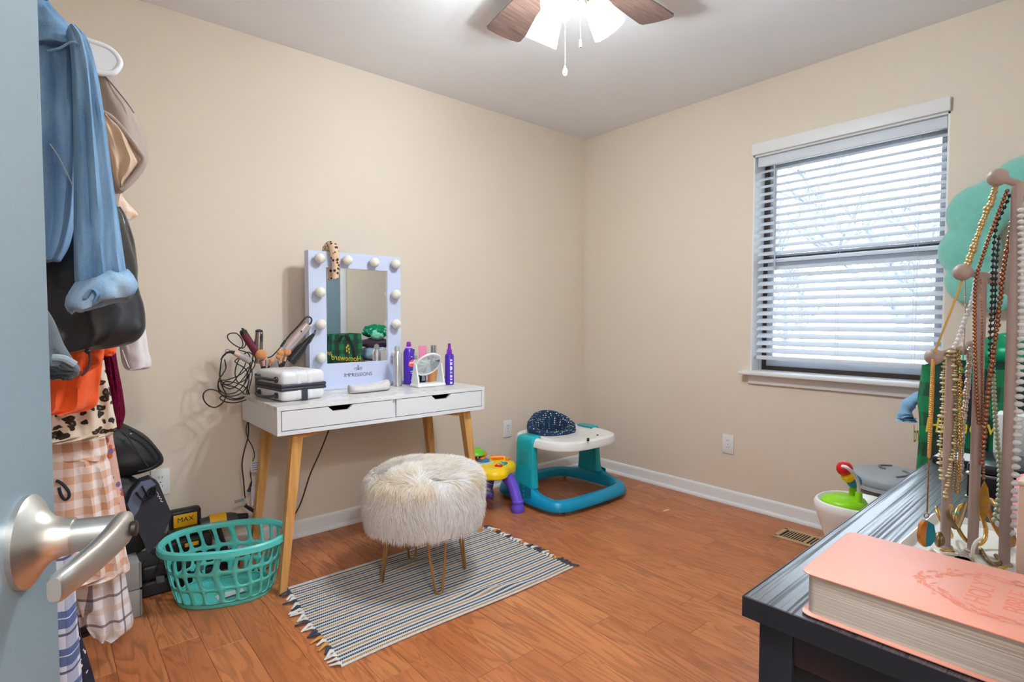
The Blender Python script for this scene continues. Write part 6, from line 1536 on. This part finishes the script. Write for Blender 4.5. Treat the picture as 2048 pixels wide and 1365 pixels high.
# ================================================================ FLOOR PILE BY THE LEFT WALL
FELT = M('grey_felt', (150, 148, 146), .95, var=.06, vscale=30, bump=.4, bscale=400)
fb = thing('felt_storage_box', 'grey felt storage box on the floor below the black backpack', 'storage box', (.12, 2.50, 0))
for k_, z0 in enumerate((0, .105)):
    part('box_tier', G().box((.105, 2.508, z0+.052), (.29, .195, .103), .006), FELT, fb)
    for x in (.246,): part('piping', G().tube([(x+.004, 2.413, z0+.006), (x+.004, 2.413, z0+.1)], .004, 6), M('felt_piping', (128, 126, 126), .9), fb)
BKC = M('case_black', (34, 34, 38), .42, var=.08, bump=.15, bscale=120); YLW = M('tool_yellow', (236, 176, 26), .45, var=.04)
t = thing('tool_case', 'black hard plastic tool case lying on the floor behind the basket', 'tool case', (.40, 2.64, 0))
part('case_base', G().box((.400, 2.655, .031), (.27, .20, .062), .012, 3), BKC, t); part('case_lid', G().box((.400, 2.655, .096), (.27, .20, .062), .014, 3), BKC, t)
part('latch', G().box((.47, 2.552, .064), (.03, .010, .028), .003), M('latch_grey', (92, 96, 100), .4), t); part('latch', G().box((.33, 2.552, .064), (.03, .010, .028), .003), M('latch_grey', (92, 96, 100), .4), t)
part('handle', G().tube(cr([(.36, 2.553, .060), (.365, 2.535, .060), (.435, 2.535, .060), (.44, 2.553, .060)], 4), .007, 8), BKC, t)
t = thing('battery_charger', 'black battery charger stacked on the tool case', 'charger', (.46, 2.66, .128))
part('charger_body', G().box((.44, 2.665, .158), (.18, .14, .056), .012, 3), BKC, t); part('charger_top', G().box((.44, 2.67, .193), (.12, .09, .02), .006), BLK, t)
part('yellow_badge', G().box((.45, 2.594, .162), (.05, .003, .016), .001), YLW, t)
t = thing('cordless_drill', 'black and yellow cordless drill resting upright behind the basket', 'drill', (.60, 2.66, 0))
part('motor_body', G().tube([(.50, 2.685, .205), (.56, 2.68, .205), (.62, 2.675, .205), (.645, 2.672, .205)], [.026, .032, .031, .022], 18), M('drill_dark', (62, 62, 58), .45, var=.1), t)
part('chuck', G().tube([(.645, 2.672, .205), (.69, 2.668, .205)], [.020, .013], 16), BLK, t)
part('grip', G().tube([(.555, 2.68, .19), (.575, 2.675, .12), (.59, 2.67, .06)], [.022, .019, .020], 14), BLK, t)
part('battery', G().box((.592, 2.665, .033), (.105, .07, .066), .008, 2), BLK, t); part('yellow_shell', G().tube([(.535, 2.683, .206), (.60, 2.677, .206)], [.0335, .0335], 18), YLW, t)
t = thing('tape_case', 'yellow labelled tool case leaning on the wall behind the basket', 'tool case', (.42, 2.755, 0))
part('case_shell', G().box((.455, 2.757, .135), (.12, .05, .27), .012, 3), BKC, t)
lb = part('yellow_label', G().box((.452, 2.731, .225), (.09, .003, .055), .004), YLW, t); text('MAX', .030, BLK, frame((.452, 2.7292, .228), (1, 0, 0), (0, 0, 1)), lb)
# backpack and duffel
NYL = M('black_ripstop', (36, 37, 42), .55, var=.08, bump=.25, bscale=30); GRYP = M('grey_mesh', (104, 112, 136), .7, var=.05); NV = M('bag_navy', (46, 50, 60), .55, var=.06)
def soft(rows, Y, th, seed, n=40, lv=4, sq=2.6):
    pr = [(at(xl, py, Y=Y), at(xr, py, Y=Y)) for py, xl, xr in rows]; A_ = cr([q[0] for q in pr], lv); B_ = cr([q[1] for q in pr], lv); rings = []
    for k, (a, b_) in enumerate(zip(A_, B_)):
        v = k/(len(A_)-1); f = math.sin(PI*min(.97, max(.03, v)))**.35
        rings.append([Vector(((a.x+b_.x)/2+cx*(b_.x-a.x)/2, Y+cy*th/2*f + .010*noise.noise(Vector((cx*2+seed, cy*2, v*5))), (a.z+b_.z)/2+cx*(b_.z-a.z)/2 + .006*noise.noise(Vector((cx*3, v*6, seed))))) for cx, cy in oval(n, 1, 1, sq)])
    return G().loft(rings)
t = thing('backpack', 'black backpack with grey mesh pocket slumped on the felt box', 'backpack', (.2, 2.60, .21))
Y = 2.585
bb = part('pack_body', soft([(952, 130, 262), (975, 120, 300), (1005, 115, 322), (1030, 115, 330), (1060, 115, 318), (1085, 120, 296), (1104, 130, 276), (1116, 150, 262)], Y, .20, 3), NYL, t, ang=70)
def pxpoly(px, Y, t_):
    pts = [at(x, y, Y=Y) for x, y in px]; k = len(pts)
    return G().add(pts + [p + Vector((0, t_, 0)) for p in pts], [list(range(k)), list(range(k, 2*k))[::-1]] + [[i, (i+1) % k, (i+1) % k + k, i+k] for i in range(k)])
part('front_panel', pxpoly([(252, 1012), (262, 985), (280, 963), (300, 956), (318, 968), (331, 1000), (344, 1030), (331, 1062), (312, 1092), (296, 1110), (287, 1085), (270, 1050)], Y-.125, .05), NV, bb, ang=25)
part('mesh_pocket', pxpoly([(255, 1010), (264, 986), (282, 965), (302, 960), (312, 970), (296, 979), (287, 993), (277, 1022), (267, 1036)], Y-.131, .008), GRYP, bb, smooth=False)
for k_ in range(2): part('elastic_band', G().tube(cr([at(272+12*k_, 985-12*k_, Y=Y-.136), at(286+10*k_, 1000-8*k_, Y=Y-.138), at(300+8*k_, 990, Y=Y-.138), at(306+4*k_, 975, Y=Y-.134)], 5), [.009]*16, 8, flat=.35), BLK, bb)
g = G(); g.tube(cr([at(x, y, Y=Y-.128) for x, y in ((313, 984), (317, 990), (315, 993), (320, 994), (318, 998), (323, 998), (321, 1003), (326, 1004))], 4), .0010, 5); part('white_stitching', g, WPR, bb)
part('strap_web', G().tube(cr([at(x, y, Y=Y-.125) for x, y in ((300, 1105), (318, 1118), (312, 1140), (298, 1160), (285, 1172), (278, 1150), (290, 1120))], 6), [.005]*37, 8, flat=.35), BLK, t)
part('edge_piping', G().tube(cr([at(x, y, Y=Y-.12) for x, y in ((256, 1012), (268, 985), (288, 962), (306, 960), (318, 975))], 6), .004, 8), BLK, bb)
t = thing('duffel_bag', 'black zipped duffel bag piled on top of the backpack', 'duffel bag', (.2, 2.64, .46))
Y = 2.62
db = part('bag_body', soft([(844, 140, 236), (856, 130, 264), (876, 125, 296), (900, 122, 318), (918, 122, 326), (932, 125, 314), (944, 140, 280), (950, 150, 250)], Y, .22, 8), NYL, t, ang=70)
part('zip_seam', G().tube(cr([at(x, y, Y=Y-.112) for x, y in ((246, 864), (262, 884), (274, 902), (286, 920), (296, 934))], 5), .0024, 7), M('zip_dark', (74, 74, 80), .4, .5), db)
part('side_piping', G().tube(cr([at(x, y, Y=Y-.10) for x, y in ((258, 858), (290, 878), (314, 904), (320, 920), (304, 936), (276, 944))], 6), .0042, 8), BLK, db)
part('zip_pull', G().box(at(262, 868, Y=Y-.116), (.010, .004, .004), .001), CHR, db)
